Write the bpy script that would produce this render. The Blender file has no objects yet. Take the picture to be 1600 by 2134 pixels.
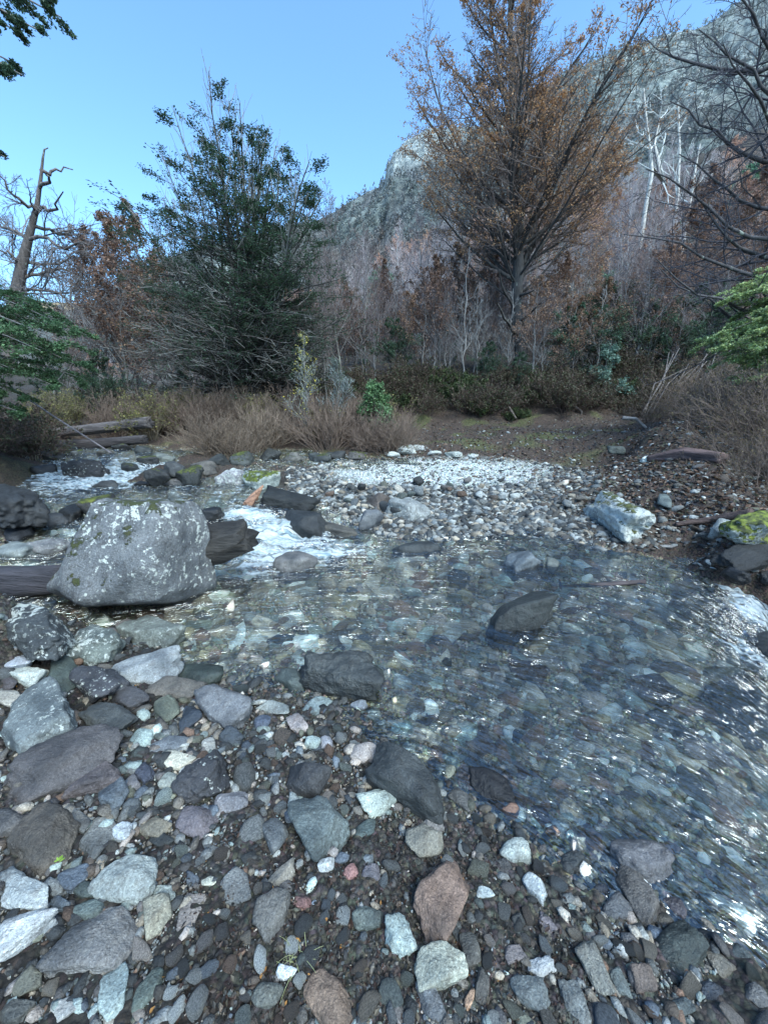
import bpy, bmesh, math, random
import numpy as np
from mathutils import Vector, Matrix
random.seed(7)
RNG = np.random.default_rng(11)
R = math.radians
SC = bpy.context.scene
COL = SC.collection

# ---------------------------------------------------------------- camera model (full size photograph units)
FPX, CX0, CY0, CAMZ, PITCH = 820.0, 800.0, 1067.0, 1.55, R(14.8)
SP, CP = math.sin(PITCH), math.cos(PITCH)
def ray(px, py):
    x = (np.asarray(px, float) - CX0) / FPX; v = (CY0 - np.asarray(py, float)) / FPX
    return x, v * SP + CP, v * CP - SP
def G(px, py, z=0.0):                       # point of a level plane
    x, y, w = ray(px, py); t = (z - CAMZ) / w
    return np.array([x * t, y * t, z + 0 * t])
def AT(px, py, Y):                          # point at the distance Y
    x, y, w = ray(px, py); t = Y / y
    return np.array([x * t, Y + 0 * t, CAMZ + w * t])
def PROJ(p):
    d = np.asarray(p, float) - np.array([0, 0, CAMZ])
    x = d[..., 0]; v = d[..., 1] * SP + d[..., 2] * CP; f = d[..., 1] * CP - d[..., 2] * SP
    return np.stack([CX0 + FPX * x / f, CY0 - FPX * v / f], -1)

# ---------------------------------------------------------------- noise
def _h(i, j, k, s):
    n = (i * 73856093) ^ (j * 19349663) ^ (k * 83492791) ^ (s * 2654435761 & 0xffffffff)
    n = (n ^ (n >> 13)) * 1274126177 & 0xffffffff
    n = (n ^ (n >> 16)) * 2246822519 & 0xffffffff
    return ((n ^ (n >> 15)) & 0xffff) / 65535.0
def vn(P, s=0):
    P = np.asarray(P, float); F = np.floor(P).astype(np.int64); f = P - F; u = f * f * (3 - 2 * f)
    r = 0
    for a in (0, 1):
        wa = u[..., 0] if a else 1 - u[..., 0]
        for b in (0, 1):
            wb = u[..., 1] if b else 1 - u[..., 1]
            for c in (0, 1):
                wc = u[..., 2] if c else 1 - u[..., 2]
                r = r + wa * wb * wc * _h(F[..., 0] + a, F[..., 1] + b, F[..., 2] + c, s)
    return r * 2 - 1
def fbm(P, o=4, s=0, g=0.5):
    P = np.asarray(P, float); r = 0; a = 1.0
    for i in range(o):
        r = r + a * vn(P * 2.03 ** i + 17.3 * i, s + i); a *= g
    return r
def P3(x, y, z=0.0): return np.stack(np.broadcast_arrays(np.asarray(x, float), y, z), -1)
def nrm(v): return v / np.maximum(np.linalg.norm(v, axis=-1, keepdims=True), 1e-9)

# ---------------------------------------------------------------- mesh helpers
def mesh(name, V, faces, mat=None, col=None, smooth=True, attrs=None):
    V = np.asarray(V, np.float32).reshape(-1, 3)
    if not isinstance(faces, (list, tuple)): faces = [faces]
    faces = [np.asarray(f, np.int32) for f in faces if len(f)]
    me = bpy.data.meshes.new(name)
    me.vertices.add(len(V)); me.vertices.foreach_set('co', V.ravel())
    nl = sum(f.size for f in faces); nf = sum(len(f) for f in faces)
    me.loops.add(nl); me.polygons.add(nf)
    me.loops.foreach_set('vertex_index', np.concatenate([f.ravel() for f in faces]))
    tot = np.concatenate([np.full(len(f), f.shape[1], np.int32) for f in faces])
    me.polygons.foreach_set('loop_start', np.concatenate([[0], np.cumsum(tot)[:-1]]).astype(np.int32))
    me.polygons.foreach_set('loop_total', tot)
    me.polygons.foreach_set('use_smooth', np.full(nf, smooth))
    me.update(calc_edges=True)
    if col is not None:
        a = me.color_attributes.new('Col', 'FLOAT_COLOR', 'POINT')
        c = np.ones((len(V), 4), np.float32); c[:, :3] = np.asarray(col).reshape(-1, 3); a.data.foreach_set('color', c.ravel())
    for k, v in (attrs or {}).items():
        a = me.attributes.new(k, 'FLOAT', 'POINT'); a.data.foreach_set('value', np.asarray(v, np.float32).ravel())
    for m in (mat if isinstance(mat, (list, tuple)) else [mat]):
        if m: me.materials.append(m)
    return me
def obj(name, me, parent=None, loc=None, kind=None, label=None, cat=None, group=None):
    o = bpy.data.objects.new(name, me); COL.objects.link(o)
    if parent is not None: o.parent = parent
    if loc is not None: o.location = [float(q) for q in loc]
    tag(o, label, cat, group, kind); return o
def tag(o, label=None, cat=None, group=None, kind=None):
    for k, v in (('label', label), ('category', cat), ('group', group), ('kind', kind)):
        if v: o[k] = v
def empty(name, loc, label, cat, group=None):
    return obj(name, None, None, loc, None, label, cat, group)
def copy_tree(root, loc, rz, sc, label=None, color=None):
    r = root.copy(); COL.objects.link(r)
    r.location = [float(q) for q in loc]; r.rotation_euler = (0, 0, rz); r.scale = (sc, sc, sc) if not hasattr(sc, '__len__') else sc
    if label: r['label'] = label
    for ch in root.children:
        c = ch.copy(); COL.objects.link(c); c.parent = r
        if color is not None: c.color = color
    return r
def grid_faces(nu, nv, base=0):
    i = np.arange(nu - 1)[:, None] * nv + np.arange(nv - 1)[None, :] + base
    return np.stack([i, i + nv, i + nv + 1, i + 1], -1).reshape(-1, 4)
def tubes(P, Rr, S):                         # P (C,K,3) R (C,K) -> verts, quads
    C, K, _ = P.shape
    T = np.empty_like(P); T[:, 1:-1] = P[:, 2:] - P[:, :-2]; T[:, 0] = P[:, 1] - P[:, 0]; T[:, -1] = P[:, -1] - P[:, -2]
    T = nrm(T); m = nrm(P[:, -1] - P[:, 0])
    ref = np.where(np.abs(m[:, 2:3]) < 0.8, np.array([[0, 0, 1.0]]), np.array([[1.0, 0.1, 0]]))[:, None, :]
    A = nrm(np.cross(T, ref)); B = np.cross(T, A)
    a = np.arange(S) * 2 * np.pi / S
    V = P[:, :, None] + Rr[:, :, None, None] * (A[:, :, None] * np.cos(a)[None, None, :, None] + B[:, :, None] * np.sin(a)[None, None, :, None])
    b = (np.arange(C)[:, None, None] * K + np.arange(K - 1)[None, :, None]) * S
    s = np.arange(S)[None, None, :]; s2 = (s + 1) % S
    Q = np.stack([b + s, b + s2, b + S + s2, b + S + s], -1).reshape(-1, 4)
    return V.reshape(-1, 3), Q
class MB:                                    # collects pieces for ONE mesh
    def __init__(s): s.V = []; s.F = {}; s.C = []; s.n = 0
    def add(s, V, F, c=(0.2, 0.2, 0.2)):
        V = np.asarray(V).reshape(-1, 3); s.V.append(V)
        s.C.append(np.broadcast_to(np.asarray(c, float), V.shape))
        s.F.setdefault(F.shape[1], []).append(F + s.n); s.n += len(V)
    def mesh(s, name, mat, smooth=True, col=True):
        return mesh(name, np.concatenate(s.V), [np.concatenate(f) for f in s.F.values()], mat, np.concatenate(s.C) if col else None, smooth)

# ---------------------------------------------------------------- materials
def newmat(name):
    m = bpy.data.materials.new(name); m.use_nodes = True; nt = m.node_tree
    for n in list(nt.nodes): nt.nodes.remove(n)
    return m, nt
class NT:
    def __init__(s, nt): s.nt = nt
    def n(s, t, ins=None, **kw):
        nd = s.nt.nodes.new(t)
        for k, v in kw.items(): setattr(nd, k, v)
        for k, v in (ins or {}).items(): s.set(nd.inputs[k], v)
        return nd
    def set(s, sock, v):
        if isinstance(v, bpy.types.NodeSocket): s.nt.links.new(v, sock)
        elif isinstance(v, tuple) and len(v) == 3 and sock.type == 'RGBA': sock.default_value = (*v, 1)
        else: sock.default_value = v
    def math(s, op, a, b=0.0, c=0.0, clamp=False):
        nd = s.n('ShaderNodeMath', operation=op, use_clamp=clamp); s.set(nd.inputs[0], a); s.set(nd.inputs[1], b); s.set(nd.inputs[2], c); return nd.outputs[0]
    def mix(s, f, a, b, mode='MIX'):
        nd = s.n('ShaderNodeMix', data_type='RGBA', blend_type=mode); s.set(nd.inputs[0], f); s.set(nd.inputs[6], a); s.set(nd.inputs[7], b); return nd.outputs[2]
    def ramp(s, f, a, b):                    # smooth 0..1 between a and b
        nd = s.n('ShaderNodeMapRange', interpolation_type='SMOOTHSTEP'); s.set(nd.inputs[0], f); s.set(nd.inputs[1], a); s.set(nd.inputs[2], b); return nd.outputs[0]
    def noise(s, co, scale, det=4, rough=0.55, dist=0.0, off=None, out=0):
        nd = s.n('ShaderNodeTexNoise', {'Scale': scale, 'Detail': det, 'Roughness': rough, 'Distortion': dist}); s.nt.links.new(co, nd.inputs['Vector']); return nd.outputs[out]
    def vor(s, co, scale, feature='F1', out=0, rnd=1.0):
        nd = s.n('ShaderNodeTexVoronoi', {'Scale': scale, 'Randomness': rnd}, feature=feature); s.nt.links.new(co, nd.inputs['Vector']); return nd.outputs[out]
    def attr(s, name, typ='OBJECT', out='Fac'):
        return s.n('ShaderNodeAttribute', attribute_name=name, attribute_type=typ).outputs[out]
    def out(s, sh): s.nt.links.new(sh, s.n('ShaderNodeOutputMaterial').inputs[0])
    def bump(s, h, st, d=1.0, nrm=None):
        nd = s.n('ShaderNodeBump', {'Strength': st, 'Distance': d}); s.nt.links.new(h, nd.inputs['Height'])
        if nrm is not None: s.nt.links.new(nrm, nd.inputs['Normal'])
        return nd.outputs[0]

def rock_material(name, vertexcol=False, big=False):
    m, nt = newmat(name); N = NT(nt)
    tc = N.n('ShaderNodeTexCoord'); oi = N.n('ShaderNodeObjectInfo')
    if vertexcol:
        co = tc.outputs['Object']; base = N.attr('Col', 'GEOMETRY', 'Color'); lich = moss = None
    else:
        v = N.n('ShaderNodeVectorMath', operation='ADD'); nt.links.new(tc.outputs['Object'], v.inputs[0])
        cx = N.n('ShaderNodeCombineXYZ'); r = N.math('MULTIPLY', oi.outputs['Random'], 57.0); nt.links.new(r, cx.inputs[0]); nt.links.new(r, cx.inputs[1])
        nt.links.new(cx.outputs[0], v.inputs[1]); co = v.outputs[0]; base = oi.outputs['Color']
        lich = N.attr('lichen'); moss = N.attr('moss')
    k = 0.6 if big else 1.0
    big_n = N.noise(co, 7 * k, 5, 0.6); mid = N.noise(co, 28 * k, 5, 0.7); fine = N.noise(co, 160 * k, 3, 0.7)
    c = N.mix(N.ramp(big_n, 0.3, 0.7), N.mix(1.0, base, (0.50, 0.52, 0.54), 'MULTIPLY'), N.mix(1.0, base, (1.45, 1.42, 1.36), 'MULTIPLY'))
    c = N.mix(N.math('MULTIPLY', N.ramp(mid, 0.46, 0.66), 0.75), c, N.mix(1.0, c, (0.42, 0.40, 0.40), 'MULTIPLY'))
    c = N.mix(N.math('MULTIPLY', N.ramp(fine, 0.54, 0.68), 0.7), c, N.mix(1.0, c, (1.9, 1.95, 2.0), 'MULTIPLY'))
    c = N.mix(N.math('MULTIPLY', N.ramp(fine, 0.47, 0.34), 0.7), c, N.mix(1.0, c, (0.4, 0.4, 0.4), 'MULTIPLY'))
    if not vertexcol:
        # veins / bedding
        wv = N.n('ShaderNodeTexWave', {'Scale': 9.0 * k, 'Distortion': 9.0, 'Detail': 4.0, 'Detail Scale': 2.0}); nt.links.new(co, wv.inputs['Vector'])
        c = N.mix(N.math('MULTIPLY', N.ramp(wv.outputs['Fac'], 0.75, 1.0), 0.22), c, N.mix(1.0, c, (1.6, 1.6, 1.55), 'MULTIPLY'))
        # lichen blotches
        l1 = N.noise(co, 40 * k, 4, 0.75, 0.3); l2 = N.noise(co, 5 * k, 3, 0.6)
        lf = N.math('ADD', N.math('MULTIPLY', l1, 0.65), N.math('MULTIPLY', l2, 0.35))
        th = N.math('SUBTRACT', 0.76, N.math('MULTIPLY', lich, 0.33))
        lm = N.ramp(lf, th, N.math('ADD', th, 0.035))
        lm = N.math('MULTIPLY', lm, N.ramp(lich, 0.02, 0.1))
        vs = N.vor(co, 26 * k); v2 = N.noise(co, 3.5 * k, 2)
        spots = N.math('MULTIPLY', N.ramp(N.math('ADD', vs, N.math('MULTIPLY', N.noise(co, 60 * k, 3), 0.35)), 0.40, 0.33), N.math('MULTIPLY', N.ramp(v2, 0.45, 0.6), N.ramp(lich, 0.3, 0.6)))
        lm = N.math('MAXIMUM', lm, spots)
        c = N.mix(N.math('MULTIPLY', lm, 0.8), c, N.mix(N.ramp(mid, 0.3, 0.6), (0.50, 0.54, 0.46), (0.62, 0.66, 0.62)))
        # moss on what looks up
        geo = N.n('ShaderNodeNewGeometry'); sx = N.n('ShaderNodeSeparateXYZ'); nt.links.new(geo.outputs['Normal'], sx.inputs[0])
        mf = N.math('ADD', N.math('MULTIPLY', sx.outputs[2], 0.22), N.math('ADD', N.math('MULTIPLY', N.noise(co, 9 * k, 5, 0.7), 0.7), N.math('MULTIPLY', N.noise(co, 45 * k, 3, 0.7), 0.3)))
        tm = N.math('SUBTRACT', 0.97, N.math('MULTIPLY', moss, 0.46))
        mm = N.math('MULTIPLY', N.ramp(mf, tm, N.math('ADD', tm, 0.05)), N.ramp(moss, 0.02, 0.1))
        c = N.mix(mm, c, N.mix(N.ramp(N.noise(co, 30 * k, 3), 0.35, 0.65), (0.035, 0.045, 0.012), N.attr('mosscol', 'OBJECT', 'Color')))
        wet = N.attr('wet')
    else:
        geo = N.n('ShaderNodeNewGeometry'); wet = N.attr('wetness', 'GEOMETRY', 'Fac')
    sp = N.n('ShaderNodeSeparateXYZ'); nt.links.new(geo.outputs['Position'], sp.inputs[0]); wl = N.math('ADD', sp.outputs[2], N.math('MULTIPLY', big_n, -.05))
    if not vertexcol: wet = N.math('MAXIMUM', wet, N.math('MULTIPLY', N.math('MULTIPLY', N.ramp(wl, .03, -.015), N.ramp(sp.outputs[2], -.12, -.05)), .9))
    c = N.mix(wet, c, N.mix(1.0, c, (0.42, 0.43, 0.45), 'MULTIPLY'))
    rough = N.math('SUBTRACT', 0.82, N.math('MULTIPLY', wet, 0.58))
    crk = N.vor(co, 11 * k, 'DISTANCE_TO_EDGE')
    h = N.math('ADD', N.math('MULTIPLY', mid, 0.7), N.math('ADD', N.math('MULTIPLY', fine, 0.25), N.math('MULTIPLY', N.ramp(crk, 0.0, 0.03), 0.035)))
    if not vertexcol: h = N.math('ADD', h, N.math('MULTIPLY', mm, 0.35))
    b = N.bump(h, 1.0, 0.02 / k)
    p = N.n('ShaderNodeBsdfPrincipled', {'Base Color': c, 'Roughness': rough, 'Normal': b}); N.out(p.outputs[0]); return m
ROCK = rock_material('river_rock'); BIGROCK = rock_material('boulder_rock', big=True); PEB = rock_material('gravel_stone', True)

def simple_material(name, c1, c2, scale, rough=0.85, bump=0.5, bd=0.02, stretch=None, vcol=False, extra=None, ocol=False, trans=0.0):
    m, nt = newmat(name); N = NT(nt); tc = N.n('ShaderNodeTexCoord'); co = tc.outputs['Object']
    if stretch:
        mp = N.n('ShaderNodeMapping', {'Scale': stretch}); nt.links.new(co, mp.inputs[0]); co = mp.outputs[0]
    n1 = N.noise(co, scale, 6, 0.65); n2 = N.noise(co, scale * 5, 3, 0.6)
    c = N.mix(N.ramp(n1, 0.3, 0.7), c1, c2)
    if vcol: c = N.mix(1.0, c, N.attr('Col', 'GEOMETRY', 'Color'), 'MULTIPLY')
    if ocol: c = N.mix(1.0, c, N.n('ShaderNodeObjectInfo').outputs['Color'], 'MULTIPLY')
    if extra: c = N.mix(N.ramp(N.noise(co, scale * 0.4, 4, 0.7), extra[1], extra[1] + 0.06), c, extra[0])
    c = N.mix(N.math('MULTIPLY', N.ramp(n2, 0.5, 0.7), 0.5), c, N.mix(1.0, c, (0.45, 0.45, 0.45), 'MULTIPLY'))
    p = N.n('ShaderNodeBsdfPrincipled', {'Base Color': c, 'Roughness': rough})
    if bump: nt.links.new(N.bump(N.math('ADD', n1, N.math('MULTIPLY', n2, 0.4)), bump, bd), p.inputs['Normal'])
    sh = p.outputs[0]
    if trans:
        t = N.n('ShaderNodeBsdfTranslucent', {'Color': c}); mx = N.n('ShaderNodeMixShader', {0: trans}); nt.links.new(sh, mx.inputs[1]); nt.links.new(t.outputs[0], mx.inputs[2]); sh = mx.outputs[0]
    N.out(sh); return m
W1 = (1, 1, 1)
BARK = simple_material('grey_bark', (0.10, 0.095, 0.09), (0.22, 0.21, 0.20), 14, 0.9, 0.7, 0.02, (1, 1, 0.25), extra=((0.30, 0.33, 0.28), 0.62), ocol=True)
TWIG = simple_material('twig_bark', (0.7, 0.7, 0.7), (1.2, 1.2, 1.2), 3, 0.9, 0, vcol=True, ocol=True)
LEAF = simple_material('leaf', (0.75, 0.75, 0.75), (1.25, 1.25, 1.25), 2.2, 0.55, 0, vcol=True, trans=0.35, ocol=True)
DEADWOOD = simple_material('dead_wood', (0.05, 0.045, 0.045), (0.17, 0.15, 0.14), 9, 0.8, 1.0, 0.04, (0.18, 1.6, 1.6), ocol=True)
GROUNDMOSS = simple_material('moss', (0.05, 0.07, 0.015), (0.16, 0.17, 0.03), 30, 0.95, 1.0, 0.02)

# ---------------------------------------------------------------- terrain and water height fields
def qd(x, y): return np.stack([np.arctan2(x, y) * 1.6, np.log(np.hypot(x, y) + 0.05) * 1.5], -1)
class RBF:
    def __init__(s, pts, c=0.06):
        pts = np.array(pts, float); s.q = qd(pts[:, 0], pts[:, 1]); s.c = c; n = len(pts)
        D = np.sqrt(((s.q[:, None] - s.q[None]) ** 2).sum(-1) + c * c)
        A = np.ones((n + 1, n + 1)); A[:n, :n] = D + np.eye(n) * 0.004; A[n, n] = 0
        s.w = np.linalg.solve(A, np.append(pts[:, 2], 0))
    def __call__(s, x, y):
        x = np.asarray(x, float); y = np.asarray(y, float); sh = np.broadcast(x, y).shape
        q = qd(*(a.ravel() for a in np.broadcast_arrays(x, y))); r = np.full(len(q), s.w[-1])
        for i in range(len(s.q)): r += s.w[i] * np.sqrt((q[:, 0] - s.q[i, 0]) ** 2 + (q[:, 1] - s.q[i, 1]) ** 2 + s.c ** 2)
        return r.reshape(sh)
TP = [(0,2134,.14),(400,2134,.11),(800,2134,.08),(1200,2134,.06),(1600,2134,.03),(-400,2300,.22),(1900,2300,0),
 (0,1850,.16),(300,1850,.11),(600,1850,.09),(900,1850,.05),(1100,1900,.03),(1300,1960,.015),(1500,2030,.0),
 (0,1600,.17),(250,1600,.12),(500,1600,.07),(700,1600,.035),(0,1400,.18),(200,1400,.10),(-400,1500,.35),(330,1340,.03),(80,1290,.05),(250,1300,-.06),(-100,1270,.3),
 (400,1375,-.03),(560,1420,-.005),(700,1470,.0),(770,1540,0),(940,1670,0),(1080,1745,0),(1180,1850,0),(1260,1900,0),(1450,1950,-.02),(1600,1990,-.02),
 (500,1260,-.12),(600,1330,-.1),(700,1250,-.2),(900,1250,-.22),(900,1400,-.12),(750,1380,-.05),(1100,1400,-.18),(1300,1300,-.22),(1000,1550,-.08),(1200,1600,-.12),
 (1400,1600,-.18),(1200,1750,-.035),(1400,1750,-.08),(1550,1800,-.12),(1500,1450,-.25),(700,1190,-.18),(1300,1190,-.12),(1000,1170,-.1),(1150,1240,-.2),
 (640,1125,-.08),(740,1118,-.02),(830,1125,.0),(1000,1120,.0),(1200,1134,.0),(1380,1146,0),(1480,1165,0),
 (1560,1300,-.4),(1620,1400,-.6),(1750,1300,-.8),(1540,1215,-.15),(1900,1500,-.9),(1680,1600,-.4),(1600,1180,.05),(1800,1150,.5),
 (750,1060,.16),(900,1060,.13),(1100,1060,.14),(700,1005,.30),(900,1000,.28),(1100,1000,.30),(800,965,.36),(1000,965,.38),(1300,1060,.2),(1450,1080,.25),(1600,1080,.4),
 (900,930,.6),(1100,930,.62),(1300,950,.6),(1500,980,.72),(1600,1000,.9),(1100,900,.9),(1350,910,1.0),
 (340,975,.55),(450,985,.38),(600,975,.38),(560,1010,.30),(450,950,.5),(600,940,.5),
 (250,1010,.16),(100,1020,.18),(200,972,.30),(100,962,.34),(400,1032,.14),(480,1050,.1),(100,1090,.10),(330,1040,.12),(20,1170,.10),(100,1150,.08),(250,1110,.05),(540,1085,.06),(580,1140,-.1),(490,1150,-.02),
 (-60,1060,.5),(0,1030,.55),(-200,1100,.9),(10,960,.7),(600,1060,.15),(680,1080,.06),(250,945,.5)]
WP = [(-100,30,3.0),(-10.5,11.5,1.35),(-9,9.0,1.2),(-7.2,12.6,.85),(-5.5,11.6,.95),(-3.5,12.5,1.25),(-1.5,13,1.15),(-4,15,1.7),(1,16,1.45),(5,16,1.45),(10,16,1.6),(-1,16,1.4),(15,16,2.6),(11,12,1.9),(13,9,2.2),(8,6.5,1.1),(9.5,5,1.4),
 (-1,17,2.2),(1,17.0,2.3),(5,17.0,2.3),(10,17,2.6),(-9,16,.95),(-12,20,1.3),(-5,18,2.1),(0,22,3.0),(8,22,3.6),(16,22,4.6),
 (-20,30,2.2),(-8,30,3.0),(0,30,5.0),(10,30,7),(22,30,9.5),(-35,50,4),(-15,50,6),(0,50,12),(20,50,18),(45,50,24),(-50,80,8),(-20,80,13),(0,80,24),(30,80,36),(70,80,48),
 (-20,8,3.5),(-12,4,1.6),(-5,2,.7),(-6,-3,.9),(0,-2,.15),(6,-3,-.2),(-2.5,.3,.25),(3,.4,-.1),(20,3,3.0),(-40,10,8),(60,10,22),(0,-20,1.5),(-30,-30,4),(30,-30,4),(0.15,.3,.09)]
tp = [tuple(G(a, b, c)) for a, b, c in TP] + WP
_T = RBF(tp)
def ter0(x, y): return _T(x, y)
def ter(x, y):
    x = np.asarray(x, float); y = np.asarray(y, float); r = np.hypot(x, y); z = _T(x, y)
    z = z + 0.012 * np.clip(r / 2, 0.6, 6) * fbm(P3(x, y) * 2.3, 3, 5) + 0.22 * np.clip((r - 14) / 10, 0, 4) * fbm(P3(x, y) * 0.35, 4, 9)
    return z + 0.006 * fbm(P3(x, y) * 14, 2, 3)
WTP = [(800,1300,0),(600,1250,0),(1100,1300,0),(1300,1300,-.01),(1450,1350,-.03),(700,1180,0),(900,1150,0),(1300,1160,0),(1000,1500,0),(1400,1600,-.008),(1200,1800,-.003),(1500,1800,-.012),(1600,1950,-.02),(1500,1500,-.012),(1600,1700,-.03),(400,1370,0),
 (1480,1230,-.02),(1545,1250,-.14),(1600,1260,-.28),(1600,1400,-.22),(1530,1400,-.04),(1750,1400,-.45),(1700,1650,-.12),(1600,1550,-.05),(1900,1600,-.3),
 (560,1150,.02),(470,1200,0),(640,1110,.06),(560,1085,.17),(505,1062,.26),(430,1050,.29),(580,1062,.22),(680,1085,.12),(450,1110,.15),(470,1150,.05),
 (330,1030,.32),(250,1010,.33),(100,1020,.34),(200,978,.42),(290,975,.40),(100,965,.47),(240,960,.52),(100,1090,.24),(0,1150,.2),(250,1110,.2),(620,1045,.2),(740,1080,.08),(420,1010,.32)]
_W = RBF([tuple(G(a, b, c)) for a, b, c in WTP] + [(-7.2,12.6,.75),(-9,15,.8),(-12,20,1.1),(-15,25,1.3),(0,-3,-.2),(8,0,-.4),(5,14,.7),(0,14,.7)], 0.05)
def wat(x, y): return _W(x, y)
# foam: (px,py,z, radius in m, strength)
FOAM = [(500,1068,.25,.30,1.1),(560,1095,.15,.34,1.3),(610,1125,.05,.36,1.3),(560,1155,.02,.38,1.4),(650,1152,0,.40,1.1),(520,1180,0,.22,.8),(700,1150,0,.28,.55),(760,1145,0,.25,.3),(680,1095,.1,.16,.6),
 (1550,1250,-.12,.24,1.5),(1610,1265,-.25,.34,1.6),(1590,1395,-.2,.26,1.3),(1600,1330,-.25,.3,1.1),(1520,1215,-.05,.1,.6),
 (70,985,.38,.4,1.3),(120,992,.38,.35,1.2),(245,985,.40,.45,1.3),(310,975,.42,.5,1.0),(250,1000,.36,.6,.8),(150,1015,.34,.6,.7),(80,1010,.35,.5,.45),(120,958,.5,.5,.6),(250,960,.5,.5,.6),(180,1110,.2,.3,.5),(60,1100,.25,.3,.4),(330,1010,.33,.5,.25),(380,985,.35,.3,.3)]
def GT(px, py, up=0.0):                      # where the ray through a pixel lands on the ground
    z = 0.5
    for _ in range(25): p = G(px, py, z); z = z * .6 + .4 * float(ter(p[0], p[1]))
    p[2] += up; return p
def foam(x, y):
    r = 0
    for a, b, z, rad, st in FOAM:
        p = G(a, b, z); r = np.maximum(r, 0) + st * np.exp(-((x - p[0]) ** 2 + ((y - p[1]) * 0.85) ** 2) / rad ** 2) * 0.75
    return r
# ---------------------------------------------------------------- rocks
_ico = {}
def ico(n):
    if n not in _ico:
        bm = bmesh.new(); bmesh.ops.create_icosphere(bm, subdivisions=n, radius=1.0)
        V = np.array([v.co[:] for v in bm.verts]); F = np.array([[v.index for v in f.verts] for f in bm.faces], np.int32); bm.free(); _ico[n] = (nrm(V), F)
    return _ico[n]
STY = {'round': (9, 12, .09), 'smooth': (14, 10, .10), 'block': (24, 8, .11), 'angular': (40, 8, .08), 'slab': (18, 9, .09), 'craggy': (24, 10, .17)}
def rock_shape(sub, sty, seed, planes=None):
    p, n, na = STY[sty]; rng = np.random.default_rng(seed); D, F = ico(sub)
    Nn = nrm(rng.normal(size=(n, 3)) + 1e-6); h = rng.uniform(0.72, 1.0, n)
    base = np.array([[1, 0, 0], [-1, 0, 0], [0, 1, 0], [0, -1, 0], [0, 0, 1], [0, 0, -1.0]]); base = nrm(base + rng.normal(size=(6, 3)) * 0.22)
    if planes is not None:
        A = np.array(planes, float); Nn = nrm(A[:, :3]); h = A[:, 3]
    else:
        Nn = np.concatenate([Nn, base]); h = np.concatenate([h, rng.uniform(.8, 1.0, 6)])
    q = np.maximum(D @ Nn.T, 0) / h
    r = (q ** p).sum(1) ** (-1.0 / p)
    V = D * r[:, None]
    if planes is None:
        mn, mx = V.min(0), V.max(0); V = (V - (mn + mx) / 2) / ((mx - mn) / 2)
    o = rng.uniform(0, 50, 3)
    V = V * (1 + na * fbm(V * 1.7 + o, 3, seed % 97)[:, None])
    if sub >= 4: V = V * (1 + (na * 0.35) * fbm(V * 6 + o, 4, 31)[:, None]) 
    return V, F
def fit(cx, cy, mj, mn, ang, k, z0):
    a = R(ang); t = np.array([[math.cos(a), -math.sin(a)], [-math.sin(a), -math.cos(a)]])
    Ct = t @ np.diag([(mj / 2) ** 2, (mn / 2) ** 2]) @ t.T
    c = np.array([z0, 0, 0]); H = 0.05
    for it in range(3):
        P = G(cx, cy, z0 + 0.26 * H)
        if it: P = G(cx, cy, z0 + 0.26 * H)
        e = 1e-3; M = np.stack([(PROJ(P + e * np.eye(3)[i]) - PROJ(P - e * np.eye(3)[i])) / (2 * e) for i in range(3)], -1)
        dist = np.linalg.norm(P - [0, 0, CAMZ]); s = dist / FPX
        rng = np.random.default_rng(5); best = None; A0 = mj / 2 * s; B0 = mn / 2 * s; y0 = 0.0; sp = 1.0
        for rd in range(5):
            n = 1500; A = A0 * np.exp(rng.normal(size=n) * .5 * sp); B = B0 * np.exp(rng.normal(size=n) * .5 * sp); yw = y0 + (rng.uniform(-1.6, 1.6, n) if rd == 0 else rng.normal(size=n) * .5 * sp)
            Hh = k * np.minimum(A, B); cs, sn = np.cos(yw), np.sin(yw)
            Q = np.zeros((n, 3, 3)); Q[:, 0, 0] = A * A * cs * cs + B * B * sn * sn; Q[:, 1, 1] = A * A * sn * sn + B * B * cs * cs; Q[:, 0, 1] = Q[:, 1, 0] = (A * A - B * B) * cs * sn; Q[:, 2, 2] = Hh ** 2
            C = M @ Q @ M.T
            cost = np.abs(C - Ct).sum((1, 2)) / np.abs(Ct).sum() + 0.05 * np.abs(np.log(A / B)) + 0.25 * np.maximum(np.abs(np.log(A / B)) - 0.9, 0)
            i = cost.argmin()
            if best is None or cost[i] < best[0]: best = (cost[i], A[i], B[i], yw[i], Hh[i])
            A0, B0, y0 = best[1:4]; sp *= .45
        H = best[4]
    return P, best[1], best[2], best[3], H
C = dict(grey=(.165,.18,.18),lgrey=(.30,.325,.325),bgrey=(.135,.165,.185),teal=(.12,.16,.155),lteal=(.30,.40,.38),pale=(.40,.435,.42),cream=(.43,.39,.32),white=(.56,.62,.62),dark=(.035,.04,.043),
         slate=(.055,.064,.07),black=(.018,.02,.024),brown=(.13,.095,.07),rust=(.20,.11,.065),red=(.30,.13,.09),tan=(.31,.26,.19),purple=(.095,.092,.095),olive=(.16,.17,.12),blue=(.11,.15,.20),dblue=(.045,.06,.09),
         pink=(.42,.35,.30),mauve=(.17,.155,.15),ochre=(.31,.26,.14),green=(.15,.19,.165),dgreen=(.07,.09,.08),pblue=(.36,.46,.50),gbrown=(.14,.125,.105),orange=(.45,.22,.09))
hero_xy = []
_n = [100]
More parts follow.
